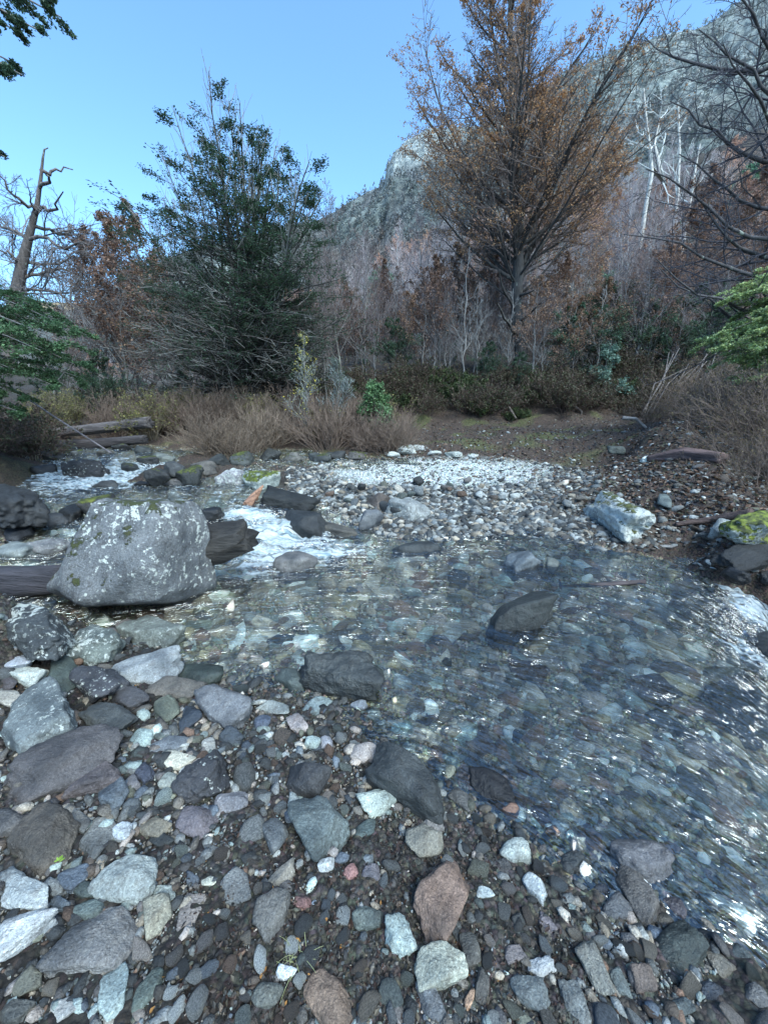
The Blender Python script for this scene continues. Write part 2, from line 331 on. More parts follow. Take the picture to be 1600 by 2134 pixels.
def stone(cx, cy, mj, mn, ang, col, sty, label, k=None, lich=0, moss=0, wet=0, name='stone', group=None, planes=None, sub=None, mcol=(.13, .14, .02), rise=0.0, cat=None):
    _n[0] += 1; seed = _n[0]
    k = k if k is not None else {'round': .75, 'smooth': .68, 'block': .72, 'angular': .75, 'slab': .32, 'craggy': .8}[sty]
    lev = lambda p: max(float(ter0(p[0], p[1])), float(wat(p[0], p[1])) - .03 if p[1] < 12 else -9)
    P = G(cx, cy, 0.1); z0 = lev(P)
    for _ in range(6): P = G(cx, cy, z0); z0 = 0.5 * z0 + 0.5 * lev(P)
    P, A, B, yw, H = fit(cx, cy, mj, mn, ang, k, z0 + rise)
    V, F = rock_shape(sub or (5 if mj > 110 else 4 if mj > 34 else 3), sty, seed)
    V = V * np.array([A, B, H]); bed = float(ter0(P[0], P[1])) - .03; low = P[2] - H
    if low > bed: V[:, 2] = np.where(V[:, 2] < 0, V[:, 2] * min((P[2] - bed) / H, 1.6), V[:, 2])
    me = mesh(name, V, F, BIGROCK if max(A, B) > 0.22 else ROCK)
    o = obj(name, me, None, P, None, label, cat or name.split('_')[-1], group); o.rotation_euler = (0, 0, yw)
    j = RNG.uniform(.9, 1.1, 3) * RNG.uniform(.9, 1.1); c = np.array(C[col]) * j; c = c * .6 + c.mean() * .4 * np.array([.97, 1.0, 1.04]); o.color = (*[float(q) for q in c], 1)
    o['lichen'] = float(lich); o['moss'] = float(moss); o['wet'] = float(max(wet, .0 if c.mean() > .4 else .28)); o['mosscol'] = tuple(float(q) for q in mcol)
    hero_xy.append((P[0], P[1], max(A, B), min(A, B))); return o

# the great boulder: a leaning block with an overhanging foot, in its own planes (x right, y away, z up; unit = metres)
bp = [(.02,-.80,.60,.40),(-.84,-.08,.52,.42),(-.58,-.66,.36,.50),(.97,-.25,-.02,.55),(.75,-.2,.60,.60),(0.05,.1,1,.43),(.1,.9,.3,.42),(-.6,.8,.1,.5),(.05,-.35,-.92,.30),(-.3,-.5,-.8,.38),(.4,-.95,-.25,.50),(.9,-.6,.1,.58),(.5,.8,0,.6),(-.85,.2,-.2,.70),(.55,-.3,-.75,.46)]
V, F = rock_shape(6, 'angular', 4, bp)
V[:, 0] = np.where(V[:, 0] < 0, V[:, 0] * (.62 + .62 * np.clip((.38 - V[:, 2]) / .72, 0, 1)), V[:, 0]); V[:, 2] = np.where(V[:, 2] > 0, V[:, 2] * (1 + .22 * np.clip(V[:, 0], -.5, .4)), V[:, 2])
GB = G(268, 1240, 0.12)
gb = obj('boulder', mesh('boulder', V * np.array([.92, .85, 1.18]), F, BIGROCK), None, AT(268, 1172, 2.95), None, 'huge lichen-speckled grey boulder leaning over a dark gap at the left of the pool', 'boulder')
gb.color = (.135, .145, .155, 1); gb['lichen'] = .56; gb['moss'] = .66; gb['wet'] = 0.0; gb['mosscol'] = (.045, .05, .015)
hero_xy.append((gb.location.x, gb.location.y, .55, .45))

S = stone
# --- left bank boulders and stones below the great boulder
S(78,1312,165,105,-8,'slate','craggy','dark boulder crusted with white lichen under the left foot of the great boulder',lich=.75,name='boulder')
S(205,1347,140,88,8,'grey','craggy','rounded grey boulder full of pale lichen specks just below the great boulder',lich=.65,name='boulder')
S(318,1322,128,78,-8,'green','angular','green-grey angular boulder with lichen at the right foot of the great boulder',lich=.5,name='boulder')
S(268,1310,60,40,0,'gbrown','block','small dull stone wedged in the dark gap under the great boulder')
S(12,1290,48,40,-10,'brown','block','reddish brown stone cut by the left edge beside the lichened dark boulder')
S(37,1380,68,36,3,'pblue','angular','pale blue-white flat stone near the left edge above the mottled boulder',k=.5)
S(62,1410,80,50,12,'pale','block','pale green-white blocky stone next to the small blue-white one',lich=.2)
S(18,1420,40,34,0,'purple','round','small purple-grey stone at the left edge by the pale blocky stone')
S(133,1402,78,78,60,'dgreen','smooth','smooth dark olive boulder left of the lichen-topped dark one',name='boulder',wet=.3)
S(207,1425,110,78,-10,'slate','craggy','dark boulder with a white lichen top beside the smooth light grey one',lich=.6,name='boulder')
S(308,1396,150,76,14,'lgrey','smooth','smooth light grey boulder at the edge of the water',name='boulder')
S(356,1437,132,26,2,'gbrown','slab','long flat brown slab bridging stones at the waterline',k=.7)
S(415,1408,96,64,-8,'dgreen','smooth','dark olive boulder lying half under water by the slab',wet=.9,name='boulder')
S(82,1512,200,128,18,'green','block','large mottled green-grey boulder at the left edge with pale blotches',lich=.55,name='boulder')
S(12,1456,66,44,-10,'cream','smooth','cream coloured stone above the mottled boulder at the left edge')
S(225,1500,112,66,-8,'purple','smooth','purple-brown boulder wedged behind the long purple-grey one',name='boulder',lich=.2)
S(140,1590,285,105,24,'purple','smooth','longest purple-grey boulder sloping below the mottled one',name='boulder',k=.6)
S(205,1622,142,62,22,'gbrown','block','elongated grey-brown stone in front of the long purple-grey boulder',k=.6)
S(270,1456,70,48,-12,'purple','block','dark purple-brown stone below the light grey boulder')
S(350,1480,56,56,80,'olive','smooth','dark olive-brown upright stone left of the blue-black one')
S(398,1499,58,46,60,'dblue','smooth','blue-black shiny stone leaning on the large grey block',wet=.5)
S(474,1478,115,104,40,'grey','block','large grey block near the waterline right of the blue-black stone',name='boulder')
S(300,1538,62,34,25,'lteal','slab','thin pale teal flake among the stones',k=.35)
S(350,1556,92,42,12,'bgrey','slab','blue-grey flat slab in the middle of the stony bank',k=.4)
S(367,1588,72,40,0,'cream','block','cream flat-topped stone below the blue-grey slab',k=.6)
S(239,1656,84,62,65,'bgrey','block','blue-grey speckled stone right of the grey-brown elongated stone',lich=.25)
S(424,1628,124,96,35,'slate','craggy','rounded blue-black boulder dusted with white specks in the centre left',lich=.45,name='boulder')
S(482,1674,76,46,25,'lgrey','angular','pale grey-blue wedge stone right of the specked dark boulder')
S(354,1632,48,40,20,'cream','round','round cream stone left of the specked dark boulder')
S(302,1615,44,38,-10,'dblue','block','small dark violet-blue stone above the blue-grey speckled one')
S(276,1634,38,36,20,'mauve','angular','mauve-grey broken stone beside the violet-blue one')
S(97,1742,146,122,22,'brown','round','big rounded dark brown boulder near the left edge of the bank',name='boulder')
S(12,1715,90,56,20,'gbrown','smooth','grey-brown stone behind the rounded brown boulder at the left edge')
S(170,1715,52,42,-30,'gbrown','angular','dull brown stone touching the right side of the rounded brown boulder')
S(415,1711,86,72,25,'mauve','smooth','purple-brown rounded stone below the specked dark boulder')
S(270,1830,148,98,24,'lgrey','smooth','large smooth pale grey stone in the lower left',name='boulder')
S(66,1862,124,74,8,'pale','block','pale grey-white stone at the left edge below the brown boulder')
S(255,1735,50,42,30,'pblue','round','light blue rounded stone left of the yellowish one')
S(320,1728,66,46,0,'ochre','smooth','yellowish tan stone with a dark broken front')
S(335,1752,50,32,-20,'dark','angular','small black broken stone under the yellowish tan one')
S(205,1745,95,60,35,'mauve','slab','flat purple-brown slab sunk in the gravel behind the light blue stone',k=.35)
S(25,1826,48,40,5,'bgrey','block','blue-grey stone at the left edge under the brown boulder')
S(155,1824,74,50,42,'blue','slab','slate-blue flat stone between the brown boulder and the large pale grey stone',k=.4)
S(180,1855,40,48,80,'dgreen','round','dark green pebble beside the large pale grey stone')
S(125,1885,48,36,0,'blue','round','dark blue stone right of the pale grey-white one')
S(185,1895,62,44,20,'teal','round','dull teal stone above the big patched slab')
S(35,1952,160,92,42,'pale','angular','pale green-white grained stone at the lower left edge',k=.6)
S(100,1930,44,36,30,'gbrown','round','small grey-brown stone right of the pale grained stone')
S(205,1968,215,128,48,'mauve','slab','largest purple-brown slab patched with pale lichen in the lower left',lich=.35,name='boulder',k=.4)
S(330,1903,104,58,78,'tan','angular','angular tan stone standing in dark litter right of the patched slab')
S(392,1908,100,48,62,'tan','slab','pinkish tan flat stone sunk in dark litter',k=.3)
S(345,1862,52,36,0,'lgrey','block','light grey stone above the angular tan one')
S(238,2070,122,58,76,'lteal','slab','teal-green long stone at the bottom left',k=.45)
S(308,2062,105,38,52,'green','slab','thin grey-green stone right of the teal long one',k=.45)
S(135,2105,85,40,38,'cream','slab','cream thin stone at the bottom edge left of the teal one',k=.5)
S(60,2040,90,42,45,'olive','slab','dull olive flat stone in the bottom left corner',k=.4)
S(30,2110,80,50,20,'gbrown','block','grey-brown stone at the very bottom left corner')
S(490,1850,88,58,75,'mauve','slab','flat grey stone half buried in dark leaf litter',k=.3)
S(567,1908,118,72,68,'gbrown','smooth','grey-brown upright stone in the middle of the leaf litter')
S(655,1722,130,112,-55,'teal','smooth','large green-grey egg-shaped boulder in the centre of the bank',name='boulder',lich=.15)
S(573,1742,68,60,80,'grey','block','grey squarish stone left of the egg-shaped boulder')
S(646,1620,104,92,60,'slate','angular','dark slate block with sharp split faces',name='boulder',k=.9)
S(619,1680,50,42,-60,'pale','round','pale olive stone touching the egg-shaped boulder from above')
S(706,1410,175,100,-4,'dgreen','craggy','black-green wet boulder standing at the waterline',name='boulder',wet=.6,k=.9,rise=.04)
S(768,1415,52,60,80,'dgreen','block','small wet lump against the right side of the black-green boulder',wet=.8)
S(850,1622,205,112,-36,'slate','smooth','large dark slate boulder with a wet sheen at the pool edge',name='boulder',wet=.45,k=.9,rise=.035)
S(757,1571,56,48,-10,'pink','round','rounded tan-rose stone left of the large slate boulder')
S(730,1564,30,26,0,'cream','round','small cream pebble left of the tan-rose stone')
S(1023,1645,100,68,-22,'black','angular','black wet stone sitting alone at the water edge',wet=.6,k=.9)
S(788,1673,80,62,30,'pale','block','pale grained stone below the large slate boulder')
S(760,1730,62,34,35,'teal','slab','teal wedge stone right of the egg-shaped boulder',k=.5)
S(880,1758,92,70,-40,'tan','angular','angular brown and grey stone above the large rust-brown boulder')
S(905,1722,44,36,-30,'pink','round','pinkish pale stone behind the angular brown one')
S(923,1874,190,104,76,'rust','smooth','large rust-brown upright boulder in the lower centre',name='boulder',k=.8)
S(828,1952,100,64,-84,'lteal','craggy','blue-white speckled stone left of the rust-brown boulder',lich=.3)
S(915,2012,112,90,28,'cream','smooth','big cream-pink boulder under the rust-brown one',name='boulder')
S(978,1980,76,44,-72,'gbrown','smooth','tan-grey stone wedged between the cream boulder and gravel')
S(895,2085,112,50,-72,'bgrey','slab','blue-grey slab at the bottom edge under the cream boulder',k=.5)
S(690,2090,140,84,-62,'rust','smooth','rust-coloured boulder cut by the bottom edge',name='boulder')
S(556,2078,66,58,40,'olive','round','pale olive stone at the bottom beside the grass sprigs')
S(596,2030,40,36,-20,'white','round','small white-grey pebble above the pale olive stone')
S(1072,1779,64,54,-10,'pale','round','pale speckled round stone at the edge of the inlet',lich=.2)
S(1070,1698,42,36,-50,'orange','round','small orange-tan stone at the waterline right of the black one',wet=.3)
S(1125,1699,54,38,-58,'red','slab','rose-red flat stone lying at the water edge',wet=.3,k=.5)
S(965,1668,66,34,-40,'mauve','slab','rosy flat stone left of the black wet stone',k=.5)
S(1193,1796,52,46,60,'dgreen','round','dark teal round stone standing in the shallow inlet',wet=.5,k=.9)
S(1252,1855,34,24,-20,'dblue','round','dark blue pebble at the tip of the inlet',wet=.4)
S(1115,1852,70,44,-55,'pale','angular','pale green-white angular stone beside the inlet')
S(1052,1812,60,30,-50,'gbrown','slab','brown flat stone below the pale speckled round one',k=.5)
S(1335,1795,160,100,-38,'grey','block','large grained grey boulder at the lower waterline',name='boulder',wet=.3)
S(1328,1868,150,62,-58,'gbrown','angular','long dark brown angular stone in front of the grained grey boulder',wet=.3,k=.8)
S(1282,1896,66,56,10,'grey','round','round grey stone left of the long dark brown one')
S(1408,1895,66,42,-48,'mauve','block','mauve-brown stone right of the long dark brown one')
S(1414,1978,112,98,-80,'dgreen','smooth','big dark green smooth boulder in the lower right',name='boulder')
S(1472,1886,60,40,-30,'pblue','round','pale blue stone at the shallow edge in the lower right')
S(1070,1990,44,38,0,'mauve','block','mauve squarish stone right of the cream-pink boulder')
S(1103,2070,92,64,-50,'teal','smooth','two-toned blue-teal stone at the bottom centre right')
S(1005,2058,70,34,85,'gbrown','smooth','slim tan-grey stone right of the cream-pink boulder')
S(1127,2017,64,50,30,'lgrey','craggy','crusty light grey stone above the blue-teal one')
S(1240,2020,130,52,-62,'olive','slab','long olive slab standing in the gravel at the lower right',k=.6)
S(1198,2095,115,52,-72,'grey','slab','grey slab at the bottom edge right of the blue-teal stone',k=.5)
S(1292,2052,70,28,-60,'green','slab','narrow pale green slab beside the brown angular stone',k=.5)
S(1338,2040,76,58,-60,'brown','angular','brown angular stone left below the dark green boulder')
S(1420,2100,56,42,-25,'bgrey','block','blue-grey block at the bottom edge under the dark green boulder')
S(1480,2068,54,48,-60,'dblue','round','dark blue rounded stone right of the dark green boulder')
S(1500,2012,84,38,-48,'tan','slab','rusty tan flat stone right of the dark green boulder',k=.5)
S(1540,1990,60,40,-45,'bgrey','slab','slate coloured flat stone near the lower right edge',k=.4)
S(1575,2075,70,44,-45,'mauve','slab','mauve flat stone in the bottom right corner',k=.4)
S(980,2083,36,28,70,'orange','angular','small orange stone at the bottom centre')
S(765,1912,66,58,0,'green','block','grey-green block left of the blue-white speckled stone')
S(632,1880,38,32,-30,'red','block','brick-red stone in the gravel under the egg-shaped boulder')
S(731,1820,36,28,70,'red','round','dull red pebble below the egg-shaped boulder')
S(588,1828,84,36,52,'tan','angular','tan elongated stone leaning left of the brick-red one')
S(400,1833,36,28,10,'blue','block','small blue stone alone on the dark litter')
S(436,1838,36,26,10,'cream','round','small cream stone right of the small blue one')
S(680,1803,42,32,50,'pale','round','pale olive pebble right under the egg-shaped boulder')
S(714,1790,30,26,-20,'blue','block','deep blue pebble at the lower right of the egg-shaped boulder')
S(772,1822,46,38,60,'mauve','block','mauve-grey stone right of the dull red pebble')
S(617,1506,52,36,-62,'pink','block','pink stone between the grey block and the black-green boulder')
S(568,1477,80,32,-3,'lgrey','slab','long pale grey stone lying right of the large grey block',k=.6)
S(660,1472,64,32,32,'lteal','slab','pale green flat stone below the black-green boulder',k=.4)
S(748,1470,36,28,0,'white','round','white pebble below the small wet lump')
S(545,1506,38,36,0,'blue','round','slate-blue round stone beside the large grey block')
S(483,1541,50,42,10,'dblue','round','dark blue-green stone under the large grey block')
S(437,1556,34,34,0,'cream','round','round white-cream stone left of the dark blue-green one')
S(610,1420,64,46,-30,'teal','angular','three-cornered teal stone in the shallows',wet=.6)
S(652,1548,34,30,0,'lteal','round','pale teal pebble above the dark slate block')
S(681,1547,30,32,0,'pale','round','pale pebble next to the pale teal one above the slate block')
S(1010,1862,38,28,-20,'pale','round','small pale pebble right of the rust-brown boulder')
S(1140,1925,52,28,-50,'mauve','slab','mauve flake in the gravel below the inlet',k=.4)
S(1195,1905,42,22,-78,'lteal','slab','thin pale teal splinter pointing at the inlet',k=.4)
# --- stones in and around the pool
S(1082,1272,134,84,8,'dark','angular','dark angular boulder standing out of the middle of the pool',name='boulder',wet=.5,k=1.0,lich=.25,rise=.08)
S(1093,1170,80,44,10,'bgrey','block','blue-grey rock at the far side of the pool',name='rock',wet=.2,k=.8,rise=.03)
S(1150,1178,30,26,0,'grey','block','little grey rock right of the blue-grey one in the pool',name='rock',wet=.3)
S(870,1146,104,28,0,'slate','smooth','low dark rock barely above the far water of the pool',name='rock',wet=.7)
S(617,1176,90,46,8,'mauve','smooth','reddish grey rock below the white cascade',name='rock',wet=.4,k=.8,rise=.03)
S(483,1222,98,52,-5,'ochre','smooth','ochre rock just under the water beside the great boulder',name='rock',wet=.6,k=.4,rise=-.08)
S(720,1335,110,40,0,'ochre','slab','ochre slab under the water of the pool',name='rock',wet=.6,k=.4,rise=-.10)
S(1545,1462,160,108,-25,'purple','smooth','big purple-grey rock under the fast water at the right edge',name='rock',wet=.7,k=.6,rise=-.12)
S(606,1046,116,60,-3,'black','block','big black rock with a pale lichened top above the cascade',name='boulder',k=1.0,lich=.25)
S(632,1092,86,52,-15,'dark','angular','dark pointed rock at the right side of the cascade',name='rock',wet=.5,k=.9)
S(707,1107,80,34,0,'gbrown','round','rounded brown-topped rock at the foot of the cascade',name='rock',wet=.6)
S(772,1084,66,48,5,'bgrey','block','slate-blue block at the end of the far gravel bar',name='rock',k=.9)
S(783,1044,50,34,15,'brown','angular','brown wedge rock above the slate-blue block',name='rock')
S(810,1060,24,60,70,'dark','slab','thin dark upright flake left of the pale rock',name='rock',k=.8)
S(850,1062,88,52,-5,'lgrey','craggy','pale lichened rock on the near edge of the far gravel bar',name='rock',lich=.6,k=.8)
S(540,1006,70,50,-5,'lgrey','craggy','pale rock with bright moss at the bend of the stream',name='rock',lich=.7,moss=.75,k=.9,mcol=(.16,.20,.02))
S(482,1000,62,44,0,'lgrey','craggy','white-crusted rock left of the bright mossy one',name='rock',lich=.85,k=.9)
S(560,1038,40,34,0,'bgrey','smooth','blue-grey rock behind the pointed driftwood',name='rock')
S(182,984,112,48,0,'dark','craggy','largest dark lichened rock in the upstream rapids',name='boulder',lich=.5,k=.8,moss=.3)
S(96,985,62,36,0,'dark','smooth','dark wet rock left of the largest one in the rapids',name='rock',wet=.7,k=.8)
S(222,1013,64,26,0,'slate','smooth','grey-brown rock below the largest one in the rapids',name='rock',wet=.4)
S(296,1010,44,14,0,'black','smooth','flat black rock right of the rapids rocks',name='rock',wet=.7)
S(112,952,50,28,0,'slate','block','grey rock at the head of the rapids',name='rock',wet=.3,lich=.3)
S(270,975,44,22,0,'dark','smooth','mossy dark rock on the right of the rapids',name='rock',moss=.5)
S(22,1052,130,110,-10,'dark','craggy','large dark boulder at the left edge beside the rapids',name='boulder',k=.9,lich=.15)
S(212,1060,78,60,10,'dark','craggy','mossy dark rock showing behind the top of the great boulder',name='rock',moss=.75,lich=.5,k=.9,mcol=(.13,.15,.02))
S(108,1085,66,36,0,'slate','block','slate rock in the side channel left of the great boulder',name='rock',wet=.4)
S(150,1068,50,36,0,'black','smooth','black rock in the side channel',name='rock',wet=.6)
S(110,1142,100,44,8,'grey','craggy','lichened grey slab behind the left slope of the great boulder',name='rock',lich=.6,k=.6)
S(30,1150,90,40,0,'lgrey','smooth','pale grey rock behind the dark log at the left edge',name='rock',k=.6)
S(40,1115,60,34,10,'dark','block','dark block in the side channel at the left edge',name='rock',wet=.3)
S(440,1074,54,32,0,'dark','craggy','dark wet rock behind the right shoulder of the great boulder',name='rock',wet=.7,k=.9)
S(1287,1076,136,82,-24,'lgrey','craggy','pale blue-white rock with mossy crown on the far shore',name='boulder',lich=.85,moss=.62,k=.9,mcol=(.12,.13,.03))
S(1562,1112,128,76,0,'lgrey','craggy','pale rock under bright yellow-green moss at the right edge',name='boulder',lich=.5,moss=1.15,k=.9,mcol=(.19,.23,.025),rise=.12)
S(1556,1152,135,52,5,'black','smooth','black mossy-sided boulder under the bright mossy one',name='boulder',moss=.4,wet=.3,k=.6)
S(1505,1100,50,44,0,'lgrey','smooth','small pale rock left of the bright mossy one',name='rock',lich=.4,rise=.08)
S(1384,1139,44,10,0,'cream','slab','flat white stone at the far waterline',k=.3)
S(1175,862,52,46,80,'lgrey','smooth','grey rock bulging out of the earth bank below the roots',name='rock',k=.9)
S(1280,918,34,26,0,'olive','craggy','yellow-mossed rock on the brown slope',name='rock',moss=1.0,mcol=(.28,.25,.03))
S(1282,936,36,14,0,'dgreen','smooth','flat dark green rock under the yellow-mossed one',name='rock')
S(1325,908,34,30,60,'lgrey','block','pale rock right of the yellow-mossed one',name='rock',lich=.5)
S(1352,957,42,12,0,'white','slab','flat white rock at the left end of the bark-covered log',name='rock',k=.5)
S(1385,1044,34,34,60,'bgrey','angular','slate-blue pointed rock on the brown slope at the right',name='rock')
S(1378,1085,24,14,0,'grey','block','small grey rock above the flat white stone',name='rock')
S(1530,1197,64,24,-15,'black','craggy','black wet rock at the lip of the right-hand rapids',name='rock',wet=.8)
S(1606,1200,50,26,0,'slate','smooth','dark rock cut by the right edge above the white water',name='rock',wet=.6)
S(1440,1262,110,40,-20,'ochre','smooth','golden rock under the water near the right-hand rapids',name='rock',wet=.5,rise=-.10)
S(1590,1345,80,60,-20,'slate','smooth','dark rock between the two white tongues at the right edge',name='rock',wet=.8)
S(1470,1570,120,46,-25,'cream','smooth','pale golden flat rock under the water in the lower right',name='rock',wet=.3,k=.3,rise=-.10)
S(1440,1640,120,40,-38,'tan','smooth','rusty flat rock under the water in the lower right',name='rock',wet=.4,k=.3,rise=-.10)
S(1000,1545,80,60,-40,'pink','slab','pinkish slab under the shallow water near the large slate boulder',name='rock',wet=.3,k=.3,rise=-.05)
S(1100,1400,90,40,-15,'rust','slab','rust-red slab under the water in the middle of the pool',name='rock',wet=.4,k=.2,rise=-.12)
S(1355,1430,110,50,-25,'rust','slab','long rusty slab under the water right of the pool centre',name='rock',wet=.4,k=.2,rise=-.12)
S(560,1295,80,30,0,'lteal','slab','pale teal slab under the water right of the great boulder',name='rock',wet=.3,k=.2,rise=-.1)
for i,(a,b,w,h) in enumerate([(330,990,58,30),(362,975,46,26),(395,990,60,34),(428,975,50,30),(370,1005,60,22),(455,962,50,30),(505,958,50,36),(560,950,44,30),(610,955,50,26),(345,955,40,24),(310,960,46,22),(300,940,40,20),(255,935,44,20),(220,945,36,18),(165,945,34,16),(150,930,36,18),(665,955,50,22),(700,950,40,20),(745,950,40,20)]):
    S(a,b,w,h,0,['dark','slate','dark','gbrown','grey'][i%5],['craggy','smooth'][i%2],'dark mossy rock lining the brushy bank of the upper stream',name='rock',group='rocks along the brushy bank of the upper stream',moss=[.6,.2,.75,.4][i%4],lich=[.2,.4,.1][i%3],mcol=(.10,.12,.02))
for i,(a,b,w,h) in enumerate([(845,938,44,22),(872,935,30,16),(905,945,32,12),(945,947,36,12),(985,950,26,10),(820,948,30,14)]):
    S(a,b,w,h,0,'lgrey','craggy','white-crusted mossy rock behind the pale gravel bar',name='rock',group='white-crusted rocks behind the gravel bar',lich=.9,moss=.5,mcol=(.14,.16,.03))
for i,(a,b,w,h) in enumerate([(855,850,30,12),(905,853,14,18),(935,856,16,12),(1000,855,30,14),(965,848,16,12),(1030,852,22,12),(1110,862,20,10),(1250,862,26,12),(1300,880,22,12),(1420,900,30,14)]):
    S(a,b,w,h,0,['slate','lgrey','tan','gbrown'][i%4],'block','small rock sticking out at the foot of the earth bank',name='rock',group='rocks at the foot of the earth bank')
# cobbles of the far bar and of the near bank: countable, one object each, shapes shared
PRO = [mesh('cobble', *rock_shape(3, s, 900 + i), ROCK) for i, s in enumerate(['round', 'smooth', 'block', 'angular', 'smooth', 'block', 'round', 'block', 'slab', 'smooth'])]
PAL = [C[k] for k in ('grey','lgrey','bgrey','teal','lteal','pale','cream','white','slate','brown','tan','purple','olive','blue','pink','mauve','green','gbrown','grey','bgrey','lgrey','rust')]
def cobble(x, y, z, s, flat, label, group, wet=0.0, name='cobble', cc=None):
    o = obj(name, PRO[RNG.integers(len(PRO))], None, (x, y, z + s * flat * 0.35), None, label, 'cobble', group)
    o.rotation_euler = (RNG.normal() * .25, RNG.normal() * .25, RNG.uniform(0, 6.28)); o.scale = (s * float(RNG.uniform(.9, 1.35)), s * float(RNG.uniform(.7, 1.0)), s * flat)
    c = np.array(cc if cc is not None else PAL[RNG.integers(len(PAL))]) * RNG.uniform(.6, 1.15); c = c * .62 + c.mean() * .38; o.color = (*[float(q) for q in c], 1)
    o['wet'] = float(wet); o['lichen'] = float(RNG.choice([0, 0, .3, .5])); o['moss'] = 0.0; o['mosscol'] = (.1, .1, .02)
def clear(x, y, m):
    return all((x - a) ** 2 + (y - b) ** 2 > (c * .9 + m) ** 2 for a, b, c, d in hero_xy)
n = 0; placed = []
while n < 105:                                # far bar
    px = RNG.uniform(655, 1230); py = RNG.uniform(1012, 1112) if n < 100 else RNG.uniform(985, 1112)
    if px > 1000 and py < 1030 and n % 3: continue
    p = G(px, py, .15); z = float(ter(p[0], p[1])); p = G(px, py, z); s = float(RNG.uniform(.03, .085) * (1.5 if RNG.random() < .15 else 1))
    if z < -.02 or not clear(p[0], p[1], s) or any((p[0]-a)**2+(p[1]-b)**2 < (s+c)**2*.7 for a,b,c in placed): n += .02; continue
    placed.append((p[0], p[1], s)); cobble(p[0], p[1], z, s, float(RNG.uniform(.55, .85)), 'cobble on the near edge of the far gravel bar', 'cobbles on the far gravel bar'); n += 1
n = 0; placed = []
while n < 195:                                # near bank
    px = RNG.uniform(-60, 1640); py = RNG.uniform(1340, 2160)
    p = G(px, py, .05); z = float(ter(p[0], p[1])); s = float(np.clip(.014 * RNG.pareto(2.0) + .016, .016, .055))
    if z < .0 or not clear(p[0], p[1], s * .8) or any((p[0]-a)**2+(p[1]-b)**2 < (s+c)**2*.8 for a,b,c in placed): n += .01; continue
    placed.append((p[0], p[1], s)); cobble(p[0], p[1], z, s, float(RNG.uniform(.5, .85)), 'small stone bedded in the gravel of the near bank', 'small stones on the near bank', name='small_stone'); n += 1

# ---------------------------------------------------------------- terrain
az = np.concatenate([np.linspace(-180, -64, 60)[:-1], np.linspace(-64, 64, 680), np.linspace(64, 180, 60)[1:]]) * np.pi / 180
rr = np.concatenate([[0.02], np.exp(np.linspace(math.log(.22), math.log(26), 560)), np.exp(np.linspace(math.log(26.5), math.log(300), 90))])
A2, R2 = np.meshgrid(az, rr, indexing='ij'); X = R2 * np.sin(A2); Y = R2 * np.cos(A2); Z = ter(X, Y)
Z += 0.010 * np.clip(R2, .6, 3) * fbm(P3(X, Y) * 30, 2, 77)
uw = np.clip((wat(X, Y) - Z + .01) / .03, 0, 1) * (Y > -.6) * (R2 < 18)
n1 = fbm(P3(X, Y) * 5, 4, 12); n2 = fbm(P3(X, Y) * 1.3, 4, 13)
c_grit = np.array([.055, .052, .046]); c_litter = np.array([.022, .019, .016]); c_bed = np.array([.42, .39, .28]); c_bar = np.array([.46, .52, .52]); c_earth = np.array([.05, .036, .028]); c_forest = np.array([.035, .028, .02])
def mixc(a, b, t): return a * (1 - t[..., None]) + b * t[..., None]
PP = PROJ(np.stack([X, Y, Z], -1)); ok = Y > .2; PX = np.where(ok, PP[..., 0], -9e3); PY = np.where(ok, PP[..., 1], 9e3)
bar = np.clip(1.3 - (((PX - 915) / 262) ** 2 + ((PY - 986) / 32) ** 2) + n1 * .35, 0, 1) * (R2 > 4) * (R2 < 12)
Cc = mixc(np.broadcast_to(c_grit, X.shape + (3,)), c_litter, np.clip(n2 * 1.5 + .3, 0, 1))
Cc = mixc(Cc, c_earth * 1.1, np.clip(np.maximum((R2 - 6.5) / 2.5, (PX - 1130) / 200) + n1 * .3, 0, 1) * (Y > 3)); Cc = mixc(Cc, c_bar, bar)
Cc = mixc(Cc, np.array([.075, .085, .03]), np.clip(n2 * 2 - .7, 0, .8) * np.clip((R2 - 8) / 3, 0, 1))
Cc = mixc(Cc, c_forest, np.clip((Z - 1.55) / .4, 0, 1) * (R2 > 14)); Cc = mixc(Cc, c_bed * (1 + .4 * n1[..., None]), uw)
def ground_material():
    m, nt = newmat('stony_ground'); N = NT(nt); co = N.n('ShaderNodeTexCoord').outputs['Object']
    b = N.attr('Col', 'GEOMETRY', 'Color'); f = N.noise(co, 60, 5, .75); g = N.vor(co, 55); g2 = N.vor(co, 55, out=1); l = N.noise(co, 9, 5, .7)
    hs = N.n('ShaderNodeHueSaturation', {'Saturation': .35, 'Value': 1.0, 'Color': g2})
    c = N.mix(.5, b, N.mix(1.0, b, N.mix(1.0, hs.outputs[0], (2.4, 2.4, 2.4), 'MULTIPLY'), 'MULTIPLY'))
    c = N.mix(N.ramp(g, .45, .75), c, N.mix(1.0, c, (.3, .3, .3), 'MULTIPLY')); c = N.mix(N.ramp(f, .45, .65), c, N.mix(1.0, c, (.45, .42, .4), 'MULTIPLY'))
    c = N.mix(N.ramp(l, .35, .65), c, N.mix(1.0, c, (1.4, 1.35, 1.3), 'MULTIPLY'))
    h = N.math('SUBTRACT', f, g)
    p = N.n('ShaderNodeBsdfPrincipled', {'Base Color': c, 'Roughness': .85, 'Normal': N.bump(h, .9, .015)}); N.out(p.outputs[0]); return m
obj('ground', mesh('ground', np.stack([X, Y, Z], -1), grid_faces(len(az), len(rr)), ground_material(), Cc), kind='structure')

